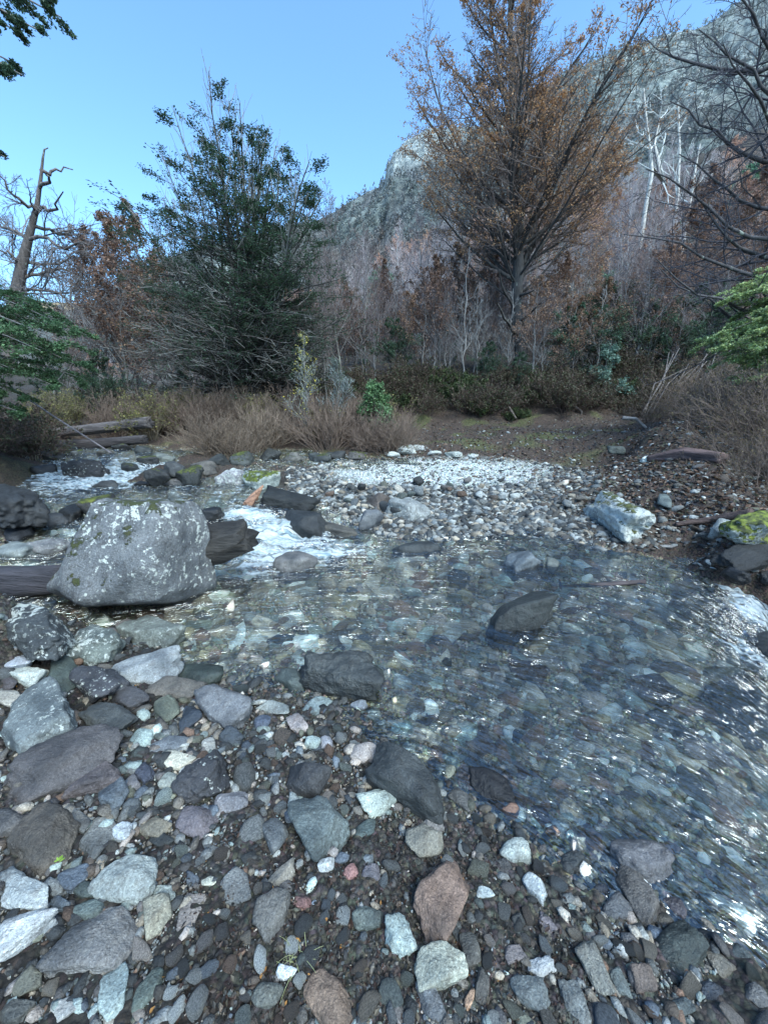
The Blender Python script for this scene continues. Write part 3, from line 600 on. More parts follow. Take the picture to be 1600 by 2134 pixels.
# ---------------------------------------------------------------- water
az = np.linspace(-70, 66, 900) * np.pi / 180; rr = np.exp(np.linspace(math.log(.5), math.log(16), 760))
A2, R2 = np.meshgrid(az, rr, indexing='ij'); X = R2 * np.sin(A2); Y = R2 * np.cos(A2)
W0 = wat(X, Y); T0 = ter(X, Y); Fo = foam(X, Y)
# flow coordinates: circles round a point on the near bank
ox, oy = -.6, -.1; ra = np.hypot(X - ox, Y - oy); th = np.arctan2(X - ox, Y - oy)
ra = ra + .06 * fbm(P3(X, Y) * 1.4, 2, 21); al = th * 2.4
up = np.clip((R2 - 4.8) / 1, 0, 1) * (X < 0)
wp = fbm(P3(X, Y) * 2.6, 3, 43) * .35; wq = fbm(P3(X, Y) * 2.6 + 9, 3, 44) * .35; q1 = np.where(up > .5, X * 3.0, ra * 6.5 + wp * 2); q2 = np.where(up > .5, Y * 5.0, al * 4.2 + wq * 3)
wv = fbm(P3(q1, q2), 3, 41) * .6 + .35 * (1 - np.abs(fbm(P3(q1 * 2.3, q2 * 2.1), 3, 47)) * 2) + .22 * fbm(P3(X * 24, Y * 24), 2, 48)
amp = .0105 * np.clip(R2 / 2.2, .45, 2.4); near = np.clip((T0 + .10) / .1, 0, 1); amp = amp * (1 - .6 * near * (R2 < 3.2))
tb = fbm(P3(X * 5, Y * 6), 4, 51) + .5 * (1 - np.abs(fbm(P3(X * 10, Y * 12), 3, 57)) * 2)
Z = W0 + amp * wv + np.clip(Fo - .15, 0, 1) * .036 * tb + .02 * np.clip(Fo - .3, 0, 1)
# little hollows and mounds of the fast water at the right
rgt = np.clip((PROJ(np.stack([X, Y, W0], -1))[..., 0] - 1150) / 400, 0, 1) * (Y > .5); Z += rgt * .008 * fbm(P3(ra * 5.0, al * 1.6), 3, 61)
dep = Z - T0
foam_sheen = np.clip(np.maximum.reduce([Fo * (.8 + .5 * up), .06 * np.clip(rgt * 1.3, 0, 1) + .12 * np.clip(1.2 - np.hypot(X + .6, Y - 3.6) / 1.6, 0, 1) + .06 * (R2 < 4.5), .36 * up]), 0, 1.1)  # low base foam upstream and on the pool paints in pale sky reflection
keep = (dep > -.03)
Fq = grid_faces(len(az), len(rr)); kf = keep.ravel()[Fq].any(1)
edge = (R2 < 15.5); Fq = Fq[kf & edge.ravel()[Fq].all(1)]
used = np.unique(Fq); rem = np.full(X.size, -1); rem[used] = np.arange(len(used))
def water_material():
    m, nt = newmat('stream_water'); N = NT(nt); tc = N.n('ShaderNodeTexCoord'); co = tc.outputs['Object']
    fl = N.n('ShaderNodeCombineXYZ'); nt.links.new(N.attr('along', 'GEOMETRY'), fl.inputs[0]); nt.links.new(N.attr('across', 'GEOMETRY'), fl.inputs[1]); fc = fl.outputs[0]
    r1 = N.noise(fc, 3.0, 4, .6, .6); r2 = N.noise(fc, 9.0, 3, .6, .4); r3 = N.noise(co, 40, 2, .5)
    h = N.math('ADD', N.math('ADD', N.math('MULTIPLY', r1, 1.05), N.math('MULTIPLY', r2, .45)), N.math('MULTIPLY', r3, .06))
    bn = N.bump(h, N.attr('ripple', 'GEOMETRY'), .09)
    foam_sheen = N.attr('foam', 'GEOMETRY')  # real foam plus the painted pale sheen
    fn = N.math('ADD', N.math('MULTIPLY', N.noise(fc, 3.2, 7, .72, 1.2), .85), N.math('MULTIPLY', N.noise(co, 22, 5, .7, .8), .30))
    ff = N.ramp(N.math('ADD', foam_sheen, N.math('MULTIPLY', N.math('SUBTRACT', fn, .60), 5.2)), .40, 1.05)
    ff = N.math('MULTIPLY', ff, N.ramp(foam_sheen, .05, .3))
    gl = N.n('ShaderNodeBsdfGlossy', {'Color': (1, 1, 1), 'Roughness': .015, 'Normal': bn}); rf = N.n('ShaderNodeBsdfRefraction', {'Color': (.90, .98, .96), 'Roughness': .0, 'IOR': 1.33, 'Normal': bn})
    fr = N.n('ShaderNodeFresnel', {'IOR': 2.08, 'Normal': bn}); fac = N.math('MULTIPLY', fr.outputs[0], 1.0, clamp=True)
    tr = N.n('ShaderNodeBsdfTransparent', {'Color': (.93, .99, .97)}); m0 = N.n('ShaderNodeMixShader', {0: .06}); nt.links.new(tr.outputs[0], m0.inputs[1]); nt.links.new(rf.outputs[0], m0.inputs[2])
    mx = N.n('ShaderNodeMixShader', {0: fac}); nt.links.new(m0.outputs[0], mx.inputs[1]); nt.links.new(gl.outputs[0], mx.inputs[2])
    # shadow rays pass: the bed is lit through the water
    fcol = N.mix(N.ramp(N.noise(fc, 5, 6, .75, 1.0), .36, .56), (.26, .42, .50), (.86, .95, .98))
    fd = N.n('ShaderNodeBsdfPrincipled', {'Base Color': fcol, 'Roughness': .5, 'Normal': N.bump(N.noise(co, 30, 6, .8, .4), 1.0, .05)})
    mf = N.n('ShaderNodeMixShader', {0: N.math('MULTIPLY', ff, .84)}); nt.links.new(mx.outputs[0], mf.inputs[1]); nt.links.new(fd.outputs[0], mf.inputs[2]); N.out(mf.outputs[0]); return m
ripple = np.clip(.7 + .25 * np.clip((R2 - 2) / 3, 0, 1) + .3 * np.clip(Fo, 0, 1) - .16 * near * (R2 < 3), .08, 1)
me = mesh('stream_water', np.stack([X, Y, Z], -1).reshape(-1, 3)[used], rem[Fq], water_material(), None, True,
          {'foam': foam_sheen.ravel()[used], 'ripple': ripple.ravel()[used], 'along': np.where(up > .5, X * 1.6, al * .75).ravel()[used], 'across': np.where(up > .5, Y * 2.6, ra * 3.2).ravel()[used]})
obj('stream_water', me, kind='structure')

# ---------------------------------------------------------------- gravel and litter nobody could count
def scatter_stones(name, pts, size, flat, cols, wet, sub=1, kinds=6, seed=0, mat=None):
    rng = np.random.default_rng(seed); n = len(pts); sh = [rock_shape(sub, ['round', 'smooth', 'block', 'smooth'][i % 4], 300 + i) for i in range(kinds)]
    Vs, Fs, Cs, Ws, off = [], [], [], [], 0; k = rng.integers(kinds, size=n)
    for i in range(kinds):
        m = k == i; V, F = sh[i]; c = m.sum()
        if not c: continue
        yw = rng.uniform(0, 6.28, c); sx = size[m] * rng.uniform(.9, 1.5, c); sy = size[m] * rng.uniform(.65, 1.0, c); sz = size[m] * flat * rng.uniform(.7, 1.3, c)
        L = V[None] * np.stack([sx, sy, sz], -1)[:, None]; tx = rng.normal(size=c)[:, None] * .3; ty = rng.normal(size=c)[:, None] * .3
        L[..., 2] += L[..., 0] * tx + L[..., 1] * ty
        x = L[..., 0] * np.cos(yw)[:, None] - L[..., 1] * np.sin(yw)[:, None]; y = L[..., 0] * np.sin(yw)[:, None] + L[..., 1] * np.cos(yw)[:, None]
        W = np.stack([x, y, L[..., 2]], -1) + pts[m][:, None]
        Vs.append(W.reshape(-1, 3)); Fs.append((F[None] + (np.arange(c) * len(V))[:, None, None] + off).reshape(-1, 3)); off += c * len(V)
        Cs.append(np.repeat(cols[m], len(V), 0)); Ws.append(np.repeat(wet[m], len(V)))
    return obj(name, mesh(name, np.concatenate(Vs), np.concatenate(Fs), mat or PEB, np.concatenate(Cs), True, {'wetness': np.concatenate(Ws)}), kind='stuff')
def palette(n, keys, rng, lo=.7, hi=1.3):
    a = np.array([C[k] for k in keys]); a = a * .7 + a.mean(1, keepdims=True) * .3; return a[rng.integers(len(a), size=n)] * rng.uniform(lo, hi, (n, 1))
rng = np.random.default_rng(3)
def sample_pix(n, x0, x1, y0, y1, zg=.05):
    px = rng.uniform(x0, x1, n); py = rng.uniform(y0, y1, n); p = G(px, py, zg)
    p = p.T if p.shape[0] == 3 else p
    x, y = p[:, 0], p[:, 1]; z = ter(x, y); return x, y, z
def hmask(x, y, f=.75):
    m = np.ones(len(x), bool)
    for a, b, c, d in hero_xy: m &= (x - a) ** 2 + (y - b) ** 2 > (d * f) ** 2
    return m
# near bank: even in area and in picture, mixed
n = 62000; a_ = rng.uniform(-.98, .9, n); r_ = np.exp(rng.uniform(math.log(.32), math.log(3.4), n)); x, y = r_ * np.sin(a_), r_ * np.cos(a_); z = ter(x, y); w = wat(x, y)
patch = fbm(P3(x, y) * 2.2, 3, 91); lit = np.clip(patch * 1.6 + .15 + np.exp(-((x + .28) ** 2 + (y - .75) ** 2) / .12) * 1.2, 0, 1)
m = (z > w - .012) & hmask(x, y) & (rng.random(n) > lit * .8)
x, y, z, r_, w = x[m], y[m], z[m], r_[m], w[m]; n = len(x)
s = np.clip(.0031 * (1 + rng.pareto(1.9, n)), .0031, .024) * np.clip(r_ / 1.3, .75, 2.0)
scatter_stones('gravel', np.stack([x, y, z + s * .1], -1), s, .65, palette(n, ['grey','bgrey','teal','lteal','pale','cream','slate','brown','tan','purple','olive','blue','rust','mauve','gbrown','gbrown','grey','slate','pink','dark','slate','dark','lgrey','tan'], rng, .35, 1.25), np.clip((w + .015 - z) / .02, 0, .8), 1, 8, 5)
# stream bed
n = 16000; a_ = rng.uniform(-1.1, 1.05, n); r_ = np.exp(rng.uniform(math.log(.9), math.log(9), n)); x, y = r_ * np.sin(a_), r_ * np.cos(a_); z = ter(x, y); w = wat(x, y)
m = (z < w - .014) & hmask(x, y, .6); x, y, z, r_, w = x[m], y[m], z[m], r_[m], w[m]; n = len(x)
s = np.clip(.016 * (1 + rng.pareto(1.7, n)), .012, .10) * np.clip(r_ / 3, .5, 1.4); s = np.minimum(s, (w - z) * .8 + .02)
scatter_stones('stream_bed_gravel', np.stack([x, y, z], -1), s, .5, palette(n, ['lteal','pale','cream','ochre','ochre','lgrey','tan','pink','green','tan','white','rust','brown','cream','olive','slate','rust','tan'], rng, 1.1, 3.0), np.zeros(n), 2, 7, 6)
# far bar: pale gravel
x, y, z = sample_pix(44000, 600, 1330, 952, 1128, .2); pp = PROJ(np.stack([x, y, z], -1)); e = ((pp[:, 0] - 915) / 255) ** 2 + ((pp[:, 1] - 986) / 31) ** 2
m = (z > wat(x, y) - .03) & (rng.random(len(x)) > np.clip((pp[:, 0] - 1120) / 160, 0, .93)) & ((pp[:, 1] > 975) | (e < 1.2)) & hmask(x, y); x, y, z, e = x[m], y[m], z[m], e[m]; n = len(x); pale_ = e + rng.normal(size=n) * .15 < 1.0
s = np.where(pale_, rng.uniform(.007, .015, n), np.clip(.012 * (1 + rng.pareto(2.0, n)), .012, .06))
cc = np.where(pale_[:, None], palette(n, ['white','pale','pblue','lgrey','grey'], rng, .8, 1.3), palette(n, ['grey','lgrey','bgrey','pale','cream','tan','slate','gbrown','lgrey','slate','slate'], rng, .45, 1.2))
scatter_stones('bar_gravel', np.stack([x, y, z + s * .15], -1), s, .65, cc, np.zeros(n), 1, 6, 7)
# brown slope rubble and far shore
x, y, z = sample_pix(15000, 780, 1750, 870, 1170, .4); m = (z > .0) & (y < 15); x, y, z = x[m], y[m], z[m]; n = len(x); s = rng.uniform(.012, .035, n) * (1 + (rng.random(n) < .06))
scatter_stones('slope_rubble', np.stack([x, y, z + s * .1], -1), s, .5, palette(n, ['gbrown','brown','slate','purple','brown','grey','gbrown','lgrey','pale'], rng, .4, 1.3), np.zeros(n), 1, 5, 8)
# leaves lying about
def leaf_quads(P, Nn, size, cols, rng, asp=.55):
    n = len(P); t = nrm(np.cross(Nn, rng.normal(size=(n, 3)))); b = np.cross(Nn, t); s = size[:, None]
    V = np.stack([P - t * s, P + b * s * asp + Nn * s * .15, P + t * s, P - b * s * asp + Nn * s * .15], 1).reshape(-1, 3)
    return V, np.arange(n * 4).reshape(n, 4), np.repeat(cols, 4, 0)
n = 34000; a_ = rng.uniform(-.98, .9, n); r_ = np.exp(rng.uniform(math.log(.32), math.log(3.2), n)); x, y = r_ * np.sin(a_), r_ * np.cos(a_); z = ter(x, y)
patch = fbm(P3(x, y) * 2.2, 3, 91); lit = np.clip(patch * 1.6 + .05 + np.exp(-((x + .28) ** 2 + (y - .75) ** 2) / .12) * 1.4 + np.exp(-((x + .25) ** 2 + (y - 1.9) ** 2) / .05), 0, 1)
m = (z > .004) & (rng.random(n) < lit); P = np.stack([x, y, z + rng.uniform(.001, .008, n)], -1)[m]; n = len(P)
pal = np.array([(.04,.034,.03),(.025,.024,.022),(.06,.04,.032),(.07,.04,.03),(.055,.05,.045),(.12,.10,.07),(.035,.034,.03)]); cc = pal[rng.integers(7, size=n)]; br = rng.random(n) < .012; cc[br] = (.45, .22, .06)
V, F, Cq = leaf_quads(P, nrm(np.array([0, 0, 1.0]) + rng.normal(size=(n, 3)) * .55), rng.uniform(.004, .010, n), cc, rng)
obj('fallen_leaves', mesh('fallen_leaves', V, F, LEAF, Cq, False), kind='stuff')
x, y, z = sample_pix(34000, 760, 1750, 862, 1130, .5); m = (z > .2) & (y < 17) & ((PROJ(np.stack([x, y, z], -1))[:, 0] > 1150) | (PROJ(np.stack([x, y, z], -1))[:, 1] < 960)); P = np.stack([x, y, z + .01], -1)[m]; n = len(P)
V, F, Cq = leaf_quads(P, nrm(np.array([0, 0, 1.0]) + rng.normal(size=(n, 3)) * .7), rng.uniform(.02, .055, n), np.array([(.15,.10,.075),(.06,.045,.04),(.13,.08,.05),(.16,.09,.06),(.05,.045,.05),(.12,.12,.08)])[rng.integers(6, size=n)], rng)
obj('slope_leaf_litter', mesh('slope_leaf_litter', V, F, LEAF, Cq, False), kind='stuff')
# ---------------------------------------------------------------- mountain beyond the wood
SKY_L = [(-1200,640),(-400,640),(0,655),(100,650),(190,645),(215,618),(260,570),(400,520),(520,492),(600,478),(680,452),(740,415),(790,388),(802,372),(806,345),(825,312),(850,290),(900,266),(1000,262),(1080,222),(1180,150),(1300,98),(1380,72),(1450,60),(1480,45),(1530,12),(1600,-40),(1800,-160),(2300,-260)]
def dirs(pts):
    a = []
    for px, py in pts:
        x, y, w = ray(px, py); a.append((math.atan2(x, y), w / math.hypot(x, y)))
    a.sort(); return np.array(a).T
sa, se = dirs(SKY_L)
naz, nt_ = 620, 200
az = np.linspace(-1.15, 1.25, naz); t = np.linspace(0, 1, nt_)
A2, T2 = np.meshgrid(az, t, indexing='ij')
RT = 230 - 30 * np.cos(A2 * 2); RB = 78.0
E2 = np.interp(A2, sa, se); Rr = RB + (RT - RB) * np.minimum(T2 / .85, 1.0) + np.maximum(T2 - .85, 0) / .15 * 60
zb = _T(RB * np.sin(A2), RB * np.cos(A2)) - 3
zt = E2 * RT + CAMZ
prof = np.where(T2 < .85, (T2 / .85) ** 1.25, 1 - ((T2 - .85) / .15) * .5)
Z = zb + (zt - zb) * prof
X = Rr * np.sin(A2); Y = Rr * np.cos(A2)
nz = fbm(P3(X, Y, Z) * .05, 4, 71); nf = fbm(P3(X, Y, Z) * .35, 3, 72)
rim = np.clip((.85 - T2) / .2, 0, 1) * np.clip(T2 / .1, 0, 1)
Z = Z + nz * 6 * rim + nf * 1.3 * np.clip(rim + .25, 0, 1)
cliff = np.exp(-((A2 - .08) / .10) ** 2) * np.clip((T2 - .62) / .1, 0, 1) + np.clip((A2 - .62) / .1, 0, 1) * np.clip((T2 - .55) / .15, 0, 1) * .7
cliff = np.clip(cliff + nz * .35 - .1, 0, 1)
Z = Z + cliff * np.abs(fbm(P3(A2 * 60, A2 * 60, Z * .02), 3, 75)) * 5 * rim
lit = np.clip((A2 - .15) / .5, 0, 1) * np.clip(T2 * 1.5 - .2, 0, 1)     # painted haze: paler colour towards the upper right
green = np.clip(.5 + nz + .5 * nf, 0, 1)[..., None]
Cm = np.array([.105, .11, .115]) * (1 - green) + np.array([.085, .10, .09]) * green
red = np.clip(fbm(P3(X, Y, Z) * .03, 3, 78) * 1.3 - .1 + .5 * (A2 < -.1), 0, .8)[..., None] * np.clip(1.2 - T2 * 1.3, 0, 1)[..., None]; Cm = Cm * (1 - red) + np.array([.15, .10, .085]) * red
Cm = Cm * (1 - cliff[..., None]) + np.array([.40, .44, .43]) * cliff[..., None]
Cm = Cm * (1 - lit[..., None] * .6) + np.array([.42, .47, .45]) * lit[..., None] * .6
Cm = (Cm * 1.35 + np.array([.02, .03, .035])) * (1 + .45 * nf[..., None])  # bluish lift over the whole slope, more haze put into the colour
def hill_material():
    m, nt = newmat('hillside'); N = NT(nt); co = N.n('ShaderNodeTexCoord').outputs['Object']; b = N.attr('Col', 'GEOMETRY', 'Color')
    n1 = N.noise(co, .55, 6, .75); n2 = N.noise(co, 2.2, 4, .7)
    c = N.mix(N.ramp(n1, .38, .62), N.mix(1.0, b, (.45, .5, .55), 'MULTIPLY'), N.mix(1.0, b, (1.45, 1.4, 1.35), 'MULTIPLY')); c = N.mix(N.math('MULTIPLY', N.ramp(n2, .5, .62), .7), c, N.mix(1.0, c, (.35, .4, .42), 'MULTIPLY'))
    mp = N.n('ShaderNodeMapping', {'Scale': (1.6, 1.6, .18)}); nt.links.new(co, mp.inputs[0]); n3 = N.noise(mp.outputs[0], 1.0, 5, .8)
    c = N.mix(N.math('MULTIPLY', N.ramp(n3, .58, .68), .5), c, (.42, .46, .46))
    p = N.n('ShaderNodeBsdfPrincipled', {'Base Color': c, 'Roughness': .95, 'Normal': N.bump(N.math('ADD', n1, N.math('MULTIPLY', n2, .4)), 1.0, 1.6)}); N.out(p.outputs[0]); return m
HILL = hill_material()
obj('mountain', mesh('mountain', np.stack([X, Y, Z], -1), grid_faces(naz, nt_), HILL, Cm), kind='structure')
# sunlit ridge far away up the valley
a = np.linspace(-1.3, -.2, 160); tt = np.linspace(0, 1, 30); A3, T3 = np.meshgrid(a, tt, indexing='ij'); RR = 700 + 500 * T3
e3 = np.interp(A3, *dirs([(-1500,600),(-300,612),(0,640),(90,628),(200,630),(300,640),(700,660)]))
Z3 = -20 + (e3 * RR + 20) * np.clip(T3 * 1.25, 0, 1) + 9 * fbm(P3(RR * np.sin(A3), RR * np.cos(A3)) * .012, 4, 81) * np.clip(1 - T3, 0, 1)
obj('distant_ridge', mesh('distant_ridge', np.stack([RR * np.sin(A3), RR * np.cos(A3), Z3], -1), grid_faces(160, 30), HILL, np.broadcast_to(np.array([.42, .33, .2]), A3.shape + (3,))), kind='structure')

# trees that clothe the far slope, one mass
rq = np.random.default_rng(64); n = 6500; ai = rq.uniform(-.62, .9, n); ti = np.minimum(rq.uniform(.02, .84, n) ** .8, .86)
I = np.clip(((ai + 1.15) / 2.4 * (naz - 1)).astype(int), 0, naz - 2); J = np.clip((ti * (nt_ - 1)).astype(int), 0, nt_ - 2); B0_ = np.stack([X[I, J], Y[I, J], Z[I, J]], -1); okk = rq.random(n) > cliff[I, J] * .85; B0_ = B0_[okk]; cb = Cm[I, J][okk]; n = len(B0_)
m_ = 22; hgt = rq.uniform(1.4, 3.4, n); f_ = rq.random((n, m_)); rad_ = (1 - f_) * .42 + .08; an_ = rq.uniform(0, 6.28, (n, m_))
Pq = B0_[:, None] + np.stack([np.cos(an_) * rad_ * hgt[:, None] * .6, np.sin(an_) * rad_ * hgt[:, None] * .6, f_ * hgt[:, None]], -1)
tcl = np.array([(.10,.115,.10),(.16,.14,.145),(.14,.15,.145),(.20,.15,.13),(.22,.22,.23)])[rq.choice(5, n, p=[.34,.26,.2,.12,.08])] * 1.1; tcl = tcl * .4 + cb * .6  # picks up the slope colour with its painted haze
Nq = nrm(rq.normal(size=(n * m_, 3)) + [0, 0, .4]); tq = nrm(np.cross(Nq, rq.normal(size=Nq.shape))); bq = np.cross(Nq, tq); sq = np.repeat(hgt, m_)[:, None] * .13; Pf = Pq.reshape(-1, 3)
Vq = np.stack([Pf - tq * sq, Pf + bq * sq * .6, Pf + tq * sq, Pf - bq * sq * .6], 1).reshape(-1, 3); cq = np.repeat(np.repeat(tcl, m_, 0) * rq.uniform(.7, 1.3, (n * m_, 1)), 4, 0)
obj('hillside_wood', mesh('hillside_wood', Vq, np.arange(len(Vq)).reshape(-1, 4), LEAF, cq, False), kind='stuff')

# ---------------------------------------------------------------- plants
def frames(t):
    ref = np.where(np.abs(t[:, 2:3]) < .85, np.array([[0, 0, 1.0]]), np.array([[1.0, 0, 0]])); a = nrm(np.cross(t, ref)); return a, np.cross(t, a)
def sprout(par, prad, n, K, t0, t1, ang, length, rng, trop=0.0, wig=.12, rr=.6, tip=.25, planar=False, lenmode='conic', angv=.25, rmin=.0, grav=0.0, lv=.25, flat=None):
    """n children on every parent polyline; returns (C,K,3), (C,K)"""
    Pn, Kp, _ = par.shape; idx = np.repeat(np.arange(Pn), n); Cn = len(idx)
    t = (np.tile(np.arange(n), Pn) + rng.random(Cn)) / n; tt = t0 + (t1 - t0) * t; f = tt * (Kp - 1); i = np.minimum(f.astype(int), Kp - 2); f = (f - i)[:, None]
    p = par[idx, i] * (1 - f) + par[idx, i + 1] * f; tg = nrm(par[idx, i + 1] - par[idx, i]); r0 = (prad[idx, i] * (1 - f[:, 0]) + prad[idx, i + 1] * f[:, 0])
    plen = np.linalg.norm(par[idx, 1:] - par[idx, :-1], axis=-1).sum(-1)
    an = ang * (1 + angv * rng.normal(size=Cn))
    if callable(length): L = length(tt, plen)
    else: L = plen * length * ((1.1 - .8 * t) if lenmode == 'conic' else 1.0)
    L = L * np.clip(1 + lv * rng.normal(size=Cn), .3, 1.8)
    if planar:
        side = nrm(np.cross(np.array([[0, 0, 1.0]]), tg) + 1e-4); sg = np.where(np.arange(Cn) % 2 == 0, 1.0, -1.0)[:, None]
        d = np.cos(an)[:, None] * tg + np.sin(an)[:, None] * sg * side + rng.normal(size=(Cn, 3)) * np.array([0, 0, .12])
    else:
        a, b = frames(tg); ph = np.arange(Cn) * 2.39996 + rng.random(Cn) * 1.2
        d = np.cos(an)[:, None] * tg + np.sin(an)[:, None] * (np.cos(ph)[:, None] * a + np.sin(ph)[:, None] * b)
    if flat is not None: d[:, 2] = d[:, 2] * .3 + flat
    d = nrm(d); pts = [p]; st = (L / (K - 1))[:, None]
    for k in range(K - 1):
        d = nrm(d + np.array([0, 0, 1.0]) * (trop - grav * k / K) + rng.normal(size=d.shape) * wig); p = p + d * st; pts.append(p)
    pts = np.stack(pts, 1); r = np.maximum(np.minimum(r0 * rr, r0), rmin)[:, None] * np.linspace(1, tip, K)[None]
    return pts, np.maximum(r, rmin * .6)
def stem_line(p0, p1, K, bend, rng, r0, r1):
    t = np.linspace(0, 1, K)[:, None]; P = np.array(p0) * (1 - t) + np.array(p1) * t
    o = np.cumsum(rng.normal(size=(K, 3)) * bend, 0); o = o - t * o[-1]; o[0] = 0; return (P + o)[None], (r0 + (r1 - r0) * np.linspace(0, 1, K) ** .8)[None]
def bark_part(levels, parent, name='trunk', col=(.5, .48, .46)):
    mb = MB()
    for (P, Rr, S) in levels: V, Q = tubes(P, Rr, S); mb.add(V, Q)
    return obj(name, mb.mesh(name, BARK, True, False), parent)
def crown_part(tw, leaves, parent, tcol, name='crown'):
    mb = MB()
    for (P, Rr, S) in tw: V, Q = tubes(P, Rr, S); mb.add(V, Q, tcol)
    me = None
    if leaves is not None:
        V, F, Cc = leaves; mb.V.append(V); mb.C.append(Cc); mb.F.setdefault(4, []).append(F + mb.n); mb.n += len(V)
    me = mb.mesh(name, [TWIG, LEAF], False)
    if leaves is not None:
        nq = len(me.polygons); a = np.zeros(nq, np.int32); a[nq - len(leaves[1]):] = 1; me.polygons.foreach_set('material_index', a)
    return obj(name, me, parent)
def leaves_on(P, per, size, cols, rng, flat=.5, off=.05, t0=.2, sv=.3):
    Cn, K, _ = P.shape; idx = np.repeat(np.arange(Cn), per); f = (t0 + (1 - t0) * rng.random(len(idx))) * (K - 1); i = np.minimum(f.astype(int), K - 2); f = (f - i)[:, None]
    p = P[idx, i] * (1 - f) + P[idx, i + 1] * f + rng.normal(size=(len(idx), 3)) * off
    N_ = nrm(np.array([0, 0, 1.0]) * flat + rng.normal(size=p.shape) * (1 - flat)); cols = np.array(cols)
    c = cols[rng.integers(len(cols), size=len(p))] * rng.uniform(.7, 1.3, (len(p), 1)); return leaf_quads(p, N_, size * rng.uniform(1 - sv, 1 + sv, len(p)), c, rng, .6)

def bare_tree(H, rng, name, label, cat, group=None, lean=(0, 0), spread=.45, nb=26, ll=None, leafc=None, per=3, lsz=.03, tw=(.16, .13, .14), r=.07, loc=(0, 0, 0), up=.10, t0=.2, fine=1, a1=.75, twr=.006, k3=9):
    e = empty(name, loc, label, cat, group); tr, rt = stem_line((0, 0, -.3), (lean[0], lean[1], H), 14, H * .012, rng, r, .012)
    b1, r1 = sprout(tr, rt, nb, 7, t0, .98, a1, lambda t, pl: H * spread * (1.15 - t), rng, up, .10, .55, .25)
    b2, r2 = sprout(b1, r1, 8, 5, .15, 1, .65, .50, rng, up * .6, .14, .6, .3, rmin=twr)
    b3, r3 = sprout(b2, r2, k3, 3, .1, 1, .7, .5, rng, up * .5, .16, .6, .4, rmin=twr)
    bark_part([(tr, rt, 7), (b1, r1, 5)], e); lv = leaves_on(b3, per, lsz, leafc, rng) if leafc else None
    crown_part([(b2, r2, 3), (b3, r3, 3)], lv, e, tw); return e
RUST = [(.26,.155,.10),(.30,.18,.11),(.22,.13,.09),(.33,.21,.12),(.25,.16,.11)]
DIM = [(.21,.125,.09),(.25,.15,.10),(.18,.11,.085),(.28,.17,.11)]
EVG = [(.055,.105,.06),(.075,.135,.075),(.04,.075,.045),(.06,.12,.08)]
rg = np.random.default_rng(21)
# big autumn beech: trunk, a fan of steep limbs from a fork, a second tier above
AUT = [(.42,.23,.11),(.49,.28,.14),(.34,.19,.10),(.52,.33,.17),(.40,.25,.15)]
def big_beech():
    Y0 = 18.2; b = AT(1082, 835, Y0); e = empty('autumn_beech_tree', b, 'tallest autumn beech with a fan of steep dark limbs and thin rust-orange leaves', 'tree')
    r = np.random.default_rng(5); top = AT(1066, -190, Y0 + .5) - b; tr, rt = stem_line((0, 0, -.5), top, 22, .07, r, .34, .04)
    f1 = AT(1076, 585, Y0) - b; tf = f1[2] / top[2]
    # fan
    n = 30; az = np.arange(n) * 2.4; tz = r.uniform(tf * .9, tf * 1.35, n); base = tr[0, 0] + (top - tr[0, 0]) * tz[:, None]; spr = r.uniform(.35, 2.6, n)
    d = nrm(np.stack([np.cos(az) * spr, np.sin(az) * spr * .8, np.full(n, .95)], -1)); L = r.uniform(5.4, 8.0, n) * (1.1 - .10 * spr); P = [base]; p = base
    for k in range(9): d = nrm(d + np.array([0, 0, .045]) + r.normal(size=d.shape) * .085); p = p + d * (L / 9)[:, None]; P.append(p)
    l1 = np.stack(P, 1); q1 = r.uniform(.035, .10, n)[:, None] * np.linspace(1, .15, 10)[None]
    l1b, q1b = sprout(tr, rt, 44, 9, .42, .99, .80, lambda t, pl: 5.6 * (1.2 - t), r, .05, .08, .5, .2)
    l1 = np.concatenate([l1, np.pad(l1b, ((0, 0), (0, 1), (0, 0)), mode='edge') + np.concatenate([np.zeros((1, 9, 3)), np.full((1, 1, 3), .01)], 1)]); q1 = np.concatenate([q1, np.pad(q1b, ((0, 0), (0, 1)), mode='edge')])
    l1c, q1c = sprout(tr, rt, 10, 7, tf * .55, tf, 1.25, .17, r, .0, .1, .3, .3)
    l2, q2 = sprout(l1, q1, 12, 6, .12, 1, .55, .38, r, .06, .10, .6, .25, rmin=.012)
    l3, q3 = sprout(l2, q2, 8, 4, .1, 1, .75, .5, r, .0, .12, .6, .4, planar=True, rmin=.008)
    l4, q4 = sprout(l3, q3, 3, 3, .2, 1, .7, .6, r, .0, .12, .7, .5, planar=True, rmin=.005)
    bark_part([(tr, rt, 12), (l1, q1, 7), (l1c, q1c, 5)], e).color = (.36, .36, .37, 1)
    V, F, Cc = leaves_on(l4, 5, .036, AUT, r, .6, .05); z = V[::4, 2]; gap = fbm(V[::4] * .55, 2, 14); k = (r.random(len(F)) < np.clip(.62 - np.abs(z - 9) * .035 + gap * 1.3, .04, 1))
    Vk = V.reshape(-1, 4, 3)[k].reshape(-1, 3); Ck = Cc.reshape(-1, 4, 3)[k].reshape(-1, 3); Fk = np.arange(len(Vk)).reshape(-1, 4)
    crown_part([(l2, q2, 3), (l3, q3, 3), (l4, q4, 3)], (Vk, Fk, Ck), e, (.15, .12, .11))
big_beech()
